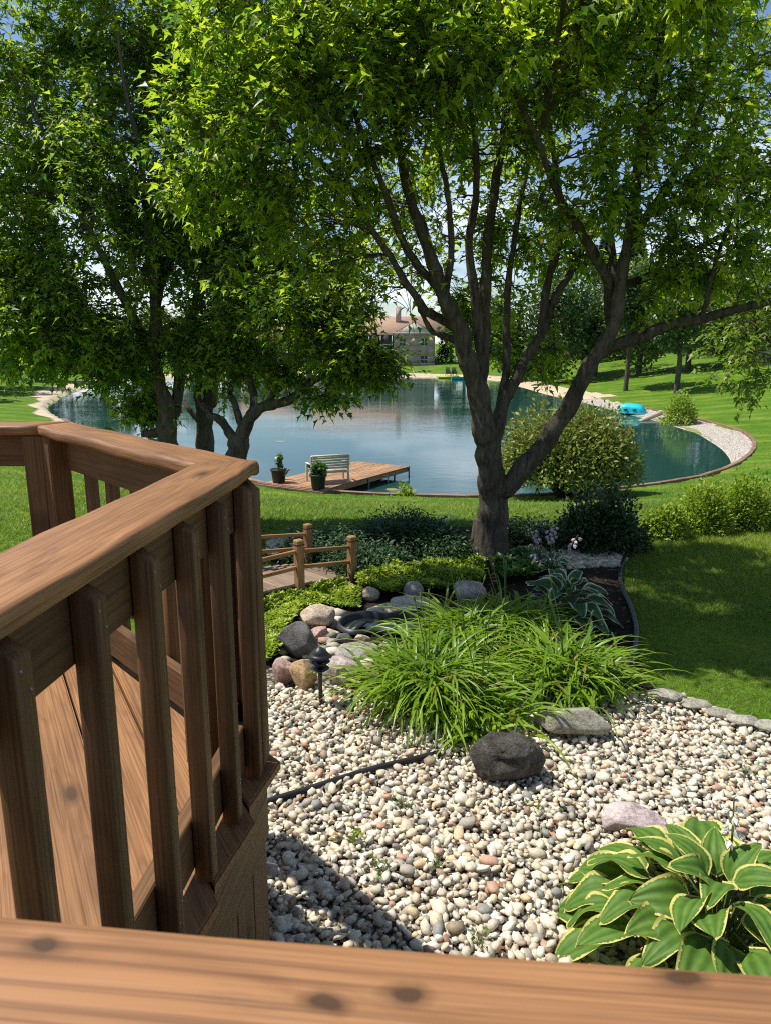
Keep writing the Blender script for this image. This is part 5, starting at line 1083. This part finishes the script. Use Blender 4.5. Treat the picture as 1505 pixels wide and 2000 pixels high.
# ------------------------------------------------------------------ black edging strips and drain pipe
def tubeobj(name, pts, r, m, label, cat, k=10): mb = MB(); mb.tube(catmull(np.asarray(pts), 6), r, k); o = mb.build(name, M[m], None, True); return tag(o, label, cat)
tubeobj('edging_strip', [np.append(P(x, y)[:2], .050) for x, y in ((440, 1612), (532, 1580), (620, 1552), (720, 1520), (800, 1500), (858, 1486))], .017, 'black_plastic', 'black plastic edging strip half sunk in the pebbles', 'edging')
tubeobj('edging_strip', [np.append(P(x, y)[:2], .028) for x, y in ((1330, 1038), (1262, 1050), (1228, 1078), (1211, 1116), (1212, 1150), (1229, 1188), (1241, 1232), (1237, 1275), (1228, 1300))], .022, 'black_plastic', 'black edging strip curving between mulch and shaded lawn', 'edging')

# ------------------------------------------------------------------ junipers and shrubs of the bed
LEAF_THIN2 = (np.array([[0,0,0],[-.16,.4,.0],[0,1,0],[.16,.4,.0]], float), np.array([[0,3,1],[1,3,2]]))
def juniper(px, py, wpx, hpx, label, n=14000, m='juniper', depth=.8):
    b = G(px, py) if py < 1060 else P(px, py); s = scale_at(b); rx = wpx * s / 2; ry = rx * depth; rz = max(.14, hpx * s * .9); root = empty('juniper', b, label, 'shrub', 'junipers behind the bridge'); nb = 110
    an = rng.random(nb) * 6.283; ln = (.45 + .55 * rng.random(nb)); el = .15 + .85 * rng.random(nb); st = MB(); p = []; ax = []
    per = n // nb
    for i in range(nb):
        t_ = np.linspace(0, 1, 5)[:, None]; e = np.array([math.cos(an[i]) * rx * ln[i], math.sin(an[i]) * ry * ln[i], rz * el[i] * (1.15 - .65 * ln[i] ** 2)]); md = e * [.45, .45, .9] + [0, 0, .04]
        pp = 2 * t_ * (1 - t_) * md + t_ ** 2 * e; st.tube(pp, np.linspace(.010, .002, 5), 4, False); u = .3 + .72 * rng.random(per)[:, None]; q = 2 * u * (1 - u) * md + u ** 2 * e; fan = (1.15 - u) * .16 + .05
        q = q + rng.normal(size=(per, 3)) * fan * [1, 1, .55]; p.append(q); ax.append(unit((e - md)[None]) + rng.normal(size=(per, 3)) * .55 + [0, 0, .2])
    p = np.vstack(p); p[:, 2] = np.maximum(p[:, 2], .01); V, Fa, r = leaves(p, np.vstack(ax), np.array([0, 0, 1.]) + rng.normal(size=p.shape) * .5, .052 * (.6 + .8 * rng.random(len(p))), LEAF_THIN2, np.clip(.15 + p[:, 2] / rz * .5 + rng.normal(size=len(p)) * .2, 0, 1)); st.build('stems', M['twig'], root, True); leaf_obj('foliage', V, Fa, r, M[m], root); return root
juniper(640, 1092, 170, 52, 'dark spreading juniper right behind the bridge rail')
juniper(785, 1080, 200, 88, 'tallest dark spreading juniper between bridge and maple')
juniper(720, 1118, 150, 40, 'low dark juniper in front of the tallest one')
juniper(860, 1096, 150, 44, 'dark juniper touching the maple trunk')
juniper(1030, 1066, 130, 44, 'brighter green low juniper between maple trunk and dark rounded shrub', 9000, 'darkshrub')
b = P(1168, 1068); shrub('dark_shrub', b, .58, .5, .58, 8000, .055, 'darkshrub', 'dense dark green rounded shrub behind the lilac hosta flowers', stems=14, lump=12, tmpl=LEAF_THIN if False else LEAF_OVAL)
SL = ['lime green bushy perennial next to the dark rounded shrub', 'lime green bushy perennial with a dark lower side, second from the dark shrub', 'tall pale topped bushy perennial in the row by the shaded lawn', 'wide yellow green bushy perennial at the lawn side of the row', 'lime green bushy perennial farthest from the dark shrub']
for i, (px, py, w, h, nn) in enumerate(((1292, 1046, 100, 58, 2400), (1372, 1036, 120, 84, 3200), (1450, 1028, 130, 92, 3600), (1400, 1008, 150, 66, 3000), (1545, 1026, 130, 86, 2600))):
    b = P(px, py); s = scale_at(b); shrub('bushy_perennial', b, w * s / 2, w * s / 2 * .8, h * s * .95, nn * 2, .046, 'limeshrub', SL[i], 'plant', 'row of perennials by the shaded lawn', stems=10, lump=12)

# ------------------------------------------------------------------ ground cover
def cover(name, polypx, n, size, m, label, hgt=.10, tmpl=LEAF_OVAL, lumps=26, conv=P):
    poly = np.array([conv(x, y)[:2] for x, y in polypx]); lo, hi = poly.min(0), poly.max(0); q = lo + rng.random((n * 4, 2)) * (hi - lo); q = q[inpoly(q[:, 0], q[:, 1], poly)][:n]; n = len(q)
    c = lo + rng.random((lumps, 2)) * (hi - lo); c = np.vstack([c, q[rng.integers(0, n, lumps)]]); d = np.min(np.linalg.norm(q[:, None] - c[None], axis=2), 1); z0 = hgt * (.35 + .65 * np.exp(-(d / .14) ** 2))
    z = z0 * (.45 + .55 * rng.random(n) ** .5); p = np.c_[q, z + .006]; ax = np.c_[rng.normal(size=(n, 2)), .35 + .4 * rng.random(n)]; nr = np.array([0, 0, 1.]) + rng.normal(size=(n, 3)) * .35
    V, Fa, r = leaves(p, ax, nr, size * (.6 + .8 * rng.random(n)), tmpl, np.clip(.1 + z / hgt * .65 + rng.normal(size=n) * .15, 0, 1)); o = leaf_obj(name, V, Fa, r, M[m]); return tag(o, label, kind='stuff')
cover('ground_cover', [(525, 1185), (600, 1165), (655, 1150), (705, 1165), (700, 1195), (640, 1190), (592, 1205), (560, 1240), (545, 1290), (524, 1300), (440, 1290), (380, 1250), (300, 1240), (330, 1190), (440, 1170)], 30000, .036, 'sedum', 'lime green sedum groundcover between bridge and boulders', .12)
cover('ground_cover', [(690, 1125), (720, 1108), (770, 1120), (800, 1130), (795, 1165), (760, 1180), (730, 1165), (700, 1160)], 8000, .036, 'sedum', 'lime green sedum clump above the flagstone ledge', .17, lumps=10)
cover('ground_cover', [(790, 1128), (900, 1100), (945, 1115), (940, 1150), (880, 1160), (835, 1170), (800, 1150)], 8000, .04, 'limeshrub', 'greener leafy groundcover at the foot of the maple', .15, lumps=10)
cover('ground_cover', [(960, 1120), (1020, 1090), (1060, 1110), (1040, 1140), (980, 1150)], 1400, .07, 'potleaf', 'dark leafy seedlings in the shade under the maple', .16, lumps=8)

# ------------------------------------------------------------------ daylilies
def blades(base, n, Lmin, Lmax, wd, m, spread=.13, el=(.75, 1.35), bias=None, droop=1.0, root=None, nm='blades'):
    S = 9; base = np.asarray(base); az = rng.random(n) * 6.283
    if bias is not None: az = np.where(rng.random(n) < bias[1], bias[0] + rng.normal(size=n) * .9, az)
    L_ = Lmin + (Lmax - Lmin) * rng.random(n); e0 = el[0] + (el[1] - el[0]) * rng.random(n); tot = (1.35 + .85 * rng.random(n)) * droop * (L_ / Lmax) ** .5; p = np.c_[rng.normal(size=(n, 2)) * spread, np.zeros(n)]; pts = [p]; az2 = az + rng.normal(size=n) * .12; tw = rng.normal(size=n) * .22
    for k in range(S - 1):
        e = e0 - tot * ((k + .5) / (S - 1)) ** 1.25 ; d = np.stack([np.cos(az2 + tw * k / S) * np.cos(e), np.sin(az2 + tw * k / S) * np.cos(e), np.sin(e)], -1); p = p + d * (L_ / (S - 1))[:, None]; pts.append(p)
    pts = np.stack(pts, 1); pts[:, :, 2] = np.maximum(pts[:, :, 2], .012 + .02 * rng.random(n)[:, None]); t = np.linspace(0, 1, S); w = wd * (.5 + .5 * np.minimum(1, t * 4)) * (1 - t ** 2.6) + .0007
    tg = unit(np.gradient(pts, axis=1)); sd = unit(np.cross(tg, np.array([0, 0, 1.]) + rng.normal(size=(n, 1, 3)) * .25)); up = np.cross(sd, tg); wv = (w[None] * (.7 + .6 * rng.random(n))[:, None])[:, :, None]
    V = np.stack([pts - sd * wv / 2 + up * wv * .16, pts - up * wv * .0, pts + sd * wv / 2 + up * wv * .16], 2).reshape(-1, 3)
    k3 = S * 3; I = (np.arange(n)[:, None] * k3 + np.arange(S - 1)[None] * 3).ravel(); Fa = np.concatenate([np.stack([I, I + 1, I + 4, I + 3], -1), np.stack([I + 1, I + 2, I + 5, I + 4], -1)])
    r = np.where(rng.random(n) < .035, 1, np.clip(.45 + rng.normal(size=n) * .22, 0, .88)); o = link(nm, mesh_arr(nm, V, Fa, True, {'rnd': np.repeat(r, k3)}), M[m], root); o['kind'] = 'stuff'; return o
def daylily(px, py, n, Lmin, Lmax, label, **kw):
    b = P(px, py); root = empty('daylily_clump', (b[0], b[1], 0), label, 'plant', None); blades(b, n, Lmin, Lmax, .025, 'lily', root=root, **kw); blades(b, n // 6, Lmin * .5, Lmax * .7, .015, 'lily', spread=.10, el=(1.2, 1.55), droop=.7, root=root, nm='inner_blades')
    st = MB()
    for k in range(4):
        a = rng.random() * 6.28; h = .55 + .2 * rng.random(); st.tube(np.array([[0, 0, 0], [math.cos(a) * .06, math.sin(a) * .06, h * .6], [math.cos(a) * .14, math.sin(a) * .14, h]]), [.004, .003, .0025], 5); st.tube(np.array([[math.cos(a) * .14, math.sin(a) * .14, h], [math.cos(a) * .145, math.sin(a) * .145, h + .02], [math.cos(a) * .15, math.sin(a) * .15, h + .045]]), [.004, .009, .003], 6)
    st.build('flower_stalks', M['stem'], root, True); return root
daylily(838, 1368, 460, .42, .80, 'tall daylily clump spilling over the pebbles beside the boulders', bias=(R(-100), .35))
daylily(1105, 1345, 500, .40, .70, 'broad daylily clump behind the grey stone slab', bias=(R(-110), .2))
daylily(935, 1408, 190, .34, .56, 'middle daylily clump falling toward the black lava rock', bias=(R(-95), .5))
daylily(985, 1255, 420, .40, .72, 'shaded daylily clump in front of the mauve boulder', bias=(R(-90), .2))
daylily(905, 1275, 320, .40, .68, 'shaded daylily clump beside the little pond', bias=(R(-120), .2))

# ------------------------------------------------------------------ hostas: every leaf a part
def hosta_leaf(seed, m, L_=1.0, wr=.58, wav=.05):
    r = np.random.default_rng(seed); nu, nv = 15, 21; u = np.linspace(0, 1, nu); v = np.linspace(-1, 1, nv); U, Vv = np.meshgrid(u, v, indexing='ij')
    prof = np.sin(np.pi * np.clip(U, 0, 1) ** .70) ** .66 * (1 - .10 * U) + .0; prof = np.where(U > .93, prof * .96, prof) ; hw = wr / 2 * prof + .004
    x = Vv * hw; y = U * L_ - .10 * np.abs(Vv) ** 2 * np.exp(-U * 6); z = -.34 * U ** 2.1 + .10 * np.sin(U * 3.1) + .32 * np.abs(x) ** 1.5
    ph = r.random() * 6.28; z += wav * np.sin(U * 9 + ph + np.sign(Vv) * .8) * np.abs(Vv) ** 3 + .014 * np.cos(Vv * 11) * np.sin(np.pi * U) ** .5; x += .05 * r.normal() * U ** 2
    V = np.stack([x, y, z], -1).reshape(-1, 3); I = (np.arange(nu - 1)[:, None] * nv + np.arange(nv - 1)[None]).ravel(); e = np.maximum(np.abs(Vv), np.clip((U - .80) / .2, 0, 1) ** 1.2 * .97).ravel(); me = mesh_arr('leaf', V, np.stack([I, I + nv, I + nv + 1, I + 1], -1), True, {'edge': e, 'vein': (.5 + .5 * np.cos(Vv * 11)).ravel()}); me.materials.append(M[m]); return me
def hosta(name, c, rows, size, m, label, seed0, hgt, aim=0):
    root = empty(name, (c[0], c[1], 0), label, 'plant'); var = [hosta_leaf(seed0 + k, m, 1.0, 0.64 + .08 * (k % 3), .045 + .02 * (k % 2)) for k in range(7)]; st = MB()
    for ri, (num, rad, zz, pitch, ss) in enumerate(rows):
        off = rng.random() * 6.28
        for k in range(num):
            a = off + (k + rng.normal() * .18) * 6.283 / num; rr = rad * (.85 + .3 * rng.random()); base = np.array([math.cos(a) * rr, math.sin(a) * rr, zz * (.9 + .2 * rng.random())]) * hgt; pt = pitch + rng.normal() * .15; s = size * ss * (.85 + .3 * rng.random()); o = link('leaf', var[int(rng.integers(0, 7))], None, root)
            o.location = base; o.rotation_euler = (Matrix.Rotation(a - math.pi / 2 + rng.normal() * .15, 3, 'Z') @ Matrix.Rotation(pt, 3, 'X') @ Matrix.Rotation(rng.normal() * .25, 3, 'Y')).to_euler(); o.scale = (s, s, s)
            st.tube(np.array([[base[0] * .12, base[1] * .12, 0], base * [.5, .5, .8] + [0, 0, .02], base]), [.006, .005, .004], 5, False)
    st.build('leaf_stalks', M['stem'], root, True); return root
hc = P(1388, 1880); big = hosta('hosta', hc, [(20, 1.18, .30, -.15, .95), (20, .98, .55, .0, 1.0), (18, .70, .82, .15, 1.0), (12, .42, 1.0, .38, .95), (6, .16, 1.1, .75, .85)], .222, 'hosta', 'large hosta with yellow edged green leaves among the pebbles', 60, .33)
def flower_spike(root, base, tip, m, n=9, s=.045):
    mb = MB(); base, tip = np.array(base), np.array(tip); md = (base + tip) / 2 + [.02, 0, .03]; t_ = np.linspace(0, 1, 8)[:, None]; pp = (1 - t_) ** 2 * base + 2 * t_ * (1 - t_) * md + t_ ** 2 * tip; mb.tube(pp, np.linspace(.006, .003, 8), 6); mb.build('flower_stalk', M['stem'], root, True); d = unit((tip - base)[None])[0]; an = np.arange(n) * 2.4
    for k in range(n):
        q = pp[-1] - d * (.02 + .14 * k / n); o2 = np.array([math.cos(an[k]), math.sin(an[k]), -.9]); pos = np.tile(q, (5, 1)) + unit(o2[None])[0] * .012; az = np.arange(5) * 1.2566; pu = unit(np.cross(o2, [0, 0, 1.]) [None])[0]; pv = unit(np.cross(o2, pu)[None])[0]; axs = unit(o2[None]) + .45 * (np.cos(az)[:, None] * pu + np.sin(az)[:, None] * pv); V, Fa, r = leaves(pos, axs, np.cos(az)[:, None] * pu + np.sin(az)[:, None] * pv, s * (.8 + .3 * rng.random()), LEAF_OVAL); leaf_obj('flower', V, Fa, r, M[m], root, None)
tipw = Q(1432, 1560, hc[1] + .12); flower_spike(big, (0.02, 0, .1), tipw - [hc[0], hc[1], 0], 'whiteflower', 8, .045)
h2c = P(1105, 1216); hosta('hosta', h2c, [(11, .62, .34, -.1, 1.0), (10, .5, .62, .12, 1.0), (7, .3, .88, .45, .95), (4, .14, 1.0, .8, .8)], .215, 'hosta_white', 'blue green hosta with white edged leaves behind the daylilies', 80, .34)
lc_ = P(1075, 1122); lil = hosta('hosta', lc_, [(8, .5, .4, 0, 1.0), (6, .3, .7, .3, .9)], .13, 'hosta_white', 'small shaded hosta with nodding lilac flower spikes', 95, .22)
for px, py in ((1040, 1030), (1072, 1028), (1128, 1045), (1062, 1072), (1036, 1078), (1082, 1024)): flower_spike(lil, (0, 0, .02), Q(px, py, lc_[1] - .05 + rng.normal() * .1) - [lc_[0], lc_[1], 0], 'lilac', 8, .05)

# ------------------------------------------------------------------ river pebbles
PCOL = np.array([(.62,.58,.50),(.68,.65,.58),(.55,.50,.42),(.60,.54,.43),(.72,.70,.66),(.46,.41,.34),(.50,.47,.42),(.36,.34,.31),(.26,.27,.27),(.46,.30,.24),(.42,.25,.17),(.30,.24,.19),(.58,.47,.33)]); PW = np.array([20,16,13,10,12,6,8,6,4.5,2.2,1.2,2.2,2.5]); PW = PW / PW.sum(); PCOL = PCOL * [1.10, 1.05, .95]
area_n = []
def scatter(poly, n):
    poly = np.asarray(poly); lo, hi = poly.min(0), poly.max(0); q = lo + rng.random((int(n * 3) + 50, 2)) * (hi - lo); return q[inpoly(q[:, 0], q[:, 1], poly)][:n]
def poisson(poly, r):
    poly = np.asarray(poly); lo, hi = poly.min(0), poly.max(0); nx, ny = np.ceil((hi - lo) / r).astype(int); gx, gy = np.meshgrid(np.arange(nx), np.arange(ny), indexing='ij'); q = np.stack([lo[0] + (gx + (gy % 2) * .5) * r, lo[1] + gy * r * .87], -1).reshape(-1, 2); q = q + (rng.random(q.shape) - .5) * r * .75; return q[inpoly(q[:, 0], q[:, 1], poly)]
view_poly = [(-.62, 2.02), (-.1, 1.95), (.9, 1.75), (2.1, 1.7), (2.35, 2.4), (2.55, 3.5), (2.34, 4.0), (1.98, 4.5), (1.2, 4.7), (.3, 4.85), (-.55, 5.05), (-1.1, 4.8), (-1.1, 3.6)]
q1 = poisson(view_poly, .034); q2 = poisson(view_poly, .054)
pos = np.vstack([np.c_[q1, np.full(len(q1), .016)], np.c_[q2, np.full(len(q2), .038)]]); n = len(pos); pos[:, 2] += rng.random(n) * .010
size = np.clip(.0202 * np.exp(rng.normal(size=n) * .33), .010, .048); scl = np.stack([size * (1 + .25 * rng.random(n)), size * (.72 + .22 * rng.random(n)), size * (.52 + .24 * rng.random(n))], -1); rzz = rng.random(n) * 6.283; tl = rng.normal(size=(n, 2)) * .28; colr = PCOL[rng.choice(len(PCOL), n, p=PW)] * (1 + rng.normal(size=(n, 1)) * .07)
VAR = [lump(ICO1[0], 200 + k, .15, 1.0, 2, .22) for k in range(10)]; vi = rng.integers(0, 10, n)
cz_, sz_ = np.cos(rzz), np.sin(rzz)
pu_, pv_, _f = proj(pos); seen = (pu_ > 540) & (pu_ < 1500) & (pv_ > 1500) & (pv_ < 1790) & (pos[:, 2] > .036); cand = np.nonzero(seen)[0]; near = cand[np.argsort(-(size[cand] / _f[cand]))[:290]]; isn = np.zeros(n, bool); isn[near] = True
pm = [mesh_arr('pebble', VAR[k % 10], ICO1[1], True, {'col': np.tile(np.clip(PCOL[c], 0, .8), (len(VAR[0]), 1))}) for k, c in enumerate(rng.choice(len(PCOL), 40, p=PW))]
for me in pm: me.materials.append(M['pebble'])
for j, i in enumerate(near):
    o = link('pebble', pm[int(rng.integers(0, 40))], None, pebble_bed); o.location = pos[i]; o.scale = scl[i]; o.rotation_euler = (tl[i, 0], tl[i, 1], rzz[i])
idx = np.nonzero(~isn)[0]; V0 = np.stack(VAR)[vi[idx]] * scl[idx][:, None]; V0[:, :, 2] += V0[:, :, 0] * tl[idx, 0, None] + V0[:, :, 1] * tl[idx, 1, None]
V1 = np.stack([V0[:, :, 0] * cz_[idx, None] - V0[:, :, 1] * sz_[idx, None], V0[:, :, 0] * sz_[idx, None] + V0[:, :, 1] * cz_[idx, None], V0[:, :, 2]], -1) + pos[idx][:, None]; k = len(ICO1[0]); Fa = (ICO1[1][None] + (np.arange(len(idx)) * k)[:, None, None]).reshape(-1, 3)
o = link('pebbles', mesh_arr('pebbles', V1.reshape(-1, 3), Fa, True, {'col': np.repeat(np.clip(colr[idx], 0, .8), k, 0)}), M['pebble'], pebble_bed); o['kind'] = 'stuff'
print('pebbles', n)
def far_pebbles(polypx, n, label, s=.03):
    q = scatter([P(x, y)[:2] for x, y in polypx], n); n = len(q); z = np.full(n, .018); sc_ = s * np.exp(rng.normal(size=n) * .25); V = np.stack(VAR)[rng.integers(0, 10, n)] * (np.stack([sc_ * 1.1, sc_ * .85, sc_ * .6], -1))[:, None] + np.c_[q, z][:, None]; c = PCOL[rng.choice(len(PCOL), n, p=PW)] * .85; Fa = (ICO1[1][None] + (np.arange(n) * k)[:, None, None]).reshape(-1, 3)
    tag(link('gravel', mesh_arr('gravel', V.reshape(-1, 3), Fa, True, {'col': np.repeat(c, k, 0)}), M['pebble']), label, kind='stuff')
far_pebbles([(985, 1078), (1060, 1072), (1222, 1082), (1212, 1108), (1120, 1112), (1000, 1105)], 1300, 'shaded strip of stones crossing the mulch bed')
far_pebbles([(524, 1058), (600, 1050), (720, 1050), (735, 1072), (600, 1082), (524, 1085)], 1200, 'grey stones at the lawn edge behind the bridge')
far_pebbles([(600, 1185), (645, 1180), (665, 1200), (655, 1240), (690, 1262), (760, 1268), (740, 1300), (690, 1330), (600, 1310), (545, 1290)], 95, 'small stones filling the gaps between the boulders', .052)
far_pebbles([(740, 1090), (840, 1082), (905, 1092), (880, 1108), (760, 1110)], 500, 'stones in the shade under the junipers')
# dry leaves and weeds among the pebbles
q = scatter(view_poly, 170); p = np.c_[q, np.full(len(q), .058)]; V, Fa, r = leaves(p, rng.normal(size=p.shape) * [1, 1, .2], np.array([0, 0, 1.]) + rng.normal(size=p.shape) * .35, .036 * (.5 + .9 * rng.random(len(q))), LEAF_MAPLE); tag(leaf_obj('dry_leaves', V, Fa, r, M['dryleaf']), 'scattered dry brown leaves on the pebbles', kind='stuff')
q = np.c_[np.array([P(x, y)[:2] for x, y in [(1215 + rng.normal() * 60, 1240 + rng.normal() * 60) for _ in range(70)] + [(1180 + rng.normal() * 40, 1150 + rng.normal() * 30) for _ in range(50)]]), np.full(120, .02)]; V, Fa, r = leaves(q, rng.normal(size=q.shape) * [1, 1, .2], np.array([0, 0, 1.]) + rng.normal(size=q.shape) * .3, .04 * (.5 + .9 * rng.random(120)), LEAF_MAPLE); tag(leaf_obj('fallen_leaves', V, Fa, r, M['dryleaf']), 'dry leaves littering the mulch and lawn edge', kind='stuff')
def seedling(px, py, n, s, m, label, hgt=.05):
    c = P(px, py); root = empty('seedling', (c[0], c[1], .03), label, 'seedling'); p = rng.normal(size=(n, 3)) * [hgt * .6, hgt * .6, 0] + np.c_[np.zeros((n, 2)), .02 + hgt * rng.random(n)]; st = MB()
    for a in p: st.tube(np.array([[0, 0, -.02], a * [.5, .5, .7], a]), [.0016, .0013, .001], 4, False)
    st.build('stems', M['stem'], root, True); V, Fa, r = leaves(p, rng.normal(size=(n, 3)) + [0, 0, .2], np.array([0, 0, 1.]) + rng.normal(size=(n, 3)) * .3, s * (.7 + .6 * rng.random(n)), LEAF_MAPLE); leaf_obj('leaves', V, Fa, r, M[m], root); return root
seedling(697, 1655, 7, .065, 'lightleaf', 'yellow green maple seedling alone in the pebbles')
for px, py, lb in ((745, 1720, 'small weed tuft beside the maple seedling'), (850, 1705, 'small weed tuft in the middle of the pebbles'), (1050, 1600, 'tiny weed between lava rock and hosta'), (935, 1862, 'small green weed by the front railing'), (785, 1590, 'small weed tuft below the black edging strip'), (1462, 1530, 'pale weed tuft beside the hosta flower')): seedling(px, py, 12, .028, 'potleaf', lb, .045)

# ------------------------------------------------------------------ grass blades on the lawn
def grass(name, n, gen, label, w0, h0):
    q = gen(n); n = len(q); d = q[:, 1]; s = sdf(q[:, 0], q[:, 1]); k = s > .25; q = q[k]; d = d[k]; s = s[k]; n = len(q); z = H(q[:, 0], q[:, 1], s); f = np.clip(d / 7, .7, 3.2) ** .7; a = rng.random(n) * 6.283; ln = rng.normal(size=(n, 2)) * .8; h = h0 * (.6 + .7 * rng.random(n)) * np.clip(f, .8, 1.3); w = w0 * f
    b = np.c_[q, z - .004]; sd = np.c_[np.cos(a) * w / 2, np.sin(a) * w / 2, np.zeros(n)]; tip = b + np.c_[ln * h[:, None], h]; V = np.stack([b - sd, b + sd, tip], 1).reshape(-1, 3); Fa = np.arange(n * 3).reshape(-1, 3)
    patch = .5 + .25 * np.sin(q[:, 0] * .8 + 1) * np.sin(q[:, 1] * .55) + .12 * np.sin(q[:, 0] * 3.1) * np.sin(q[:, 1] * 2.3 + .5); r = np.where(rng.random(n) < .04, 1, np.clip(patch + rng.normal(size=n) * .18 - .05, 0, .88)); tag(leaf_obj(name, V, Fa, np.repeat(r, 3), M['grass']), label, kind='stuff')
avoid = [np.array(bed), np.array(peb_poly), np.array([(-5, -3), (-.5, -3), (-.5, 2.1), (-1.45, 3.35), (-5, 3.4)])]
def clean(q):
    k = np.ones(len(q), bool)
    for a in avoid: k &= ~inpoly(q[:, 0], q[:, 1], a)
    return q[k]
def lawn_gen(n):
    y = 1 / (1 / 6.0 + (1 / 40.0 - 1 / 6.0) * rng.random(n)); x = (rng.random(n) * 1.3 - .65) * y; return clean(np.c_[x, y])
def shade_gen(n):
    y = 3.2 + 6.0 * rng.random(n); x = 1.6 + 4.6 * rng.random(n); return clean(np.c_[x, y])
grass('grass', 170000, lawn_gen, 'short mown grass of the sunny lawn', .011, .042)
grass('grass', 130000, shade_gen, 'shaded grass beside the garden bed', .0055, .046)
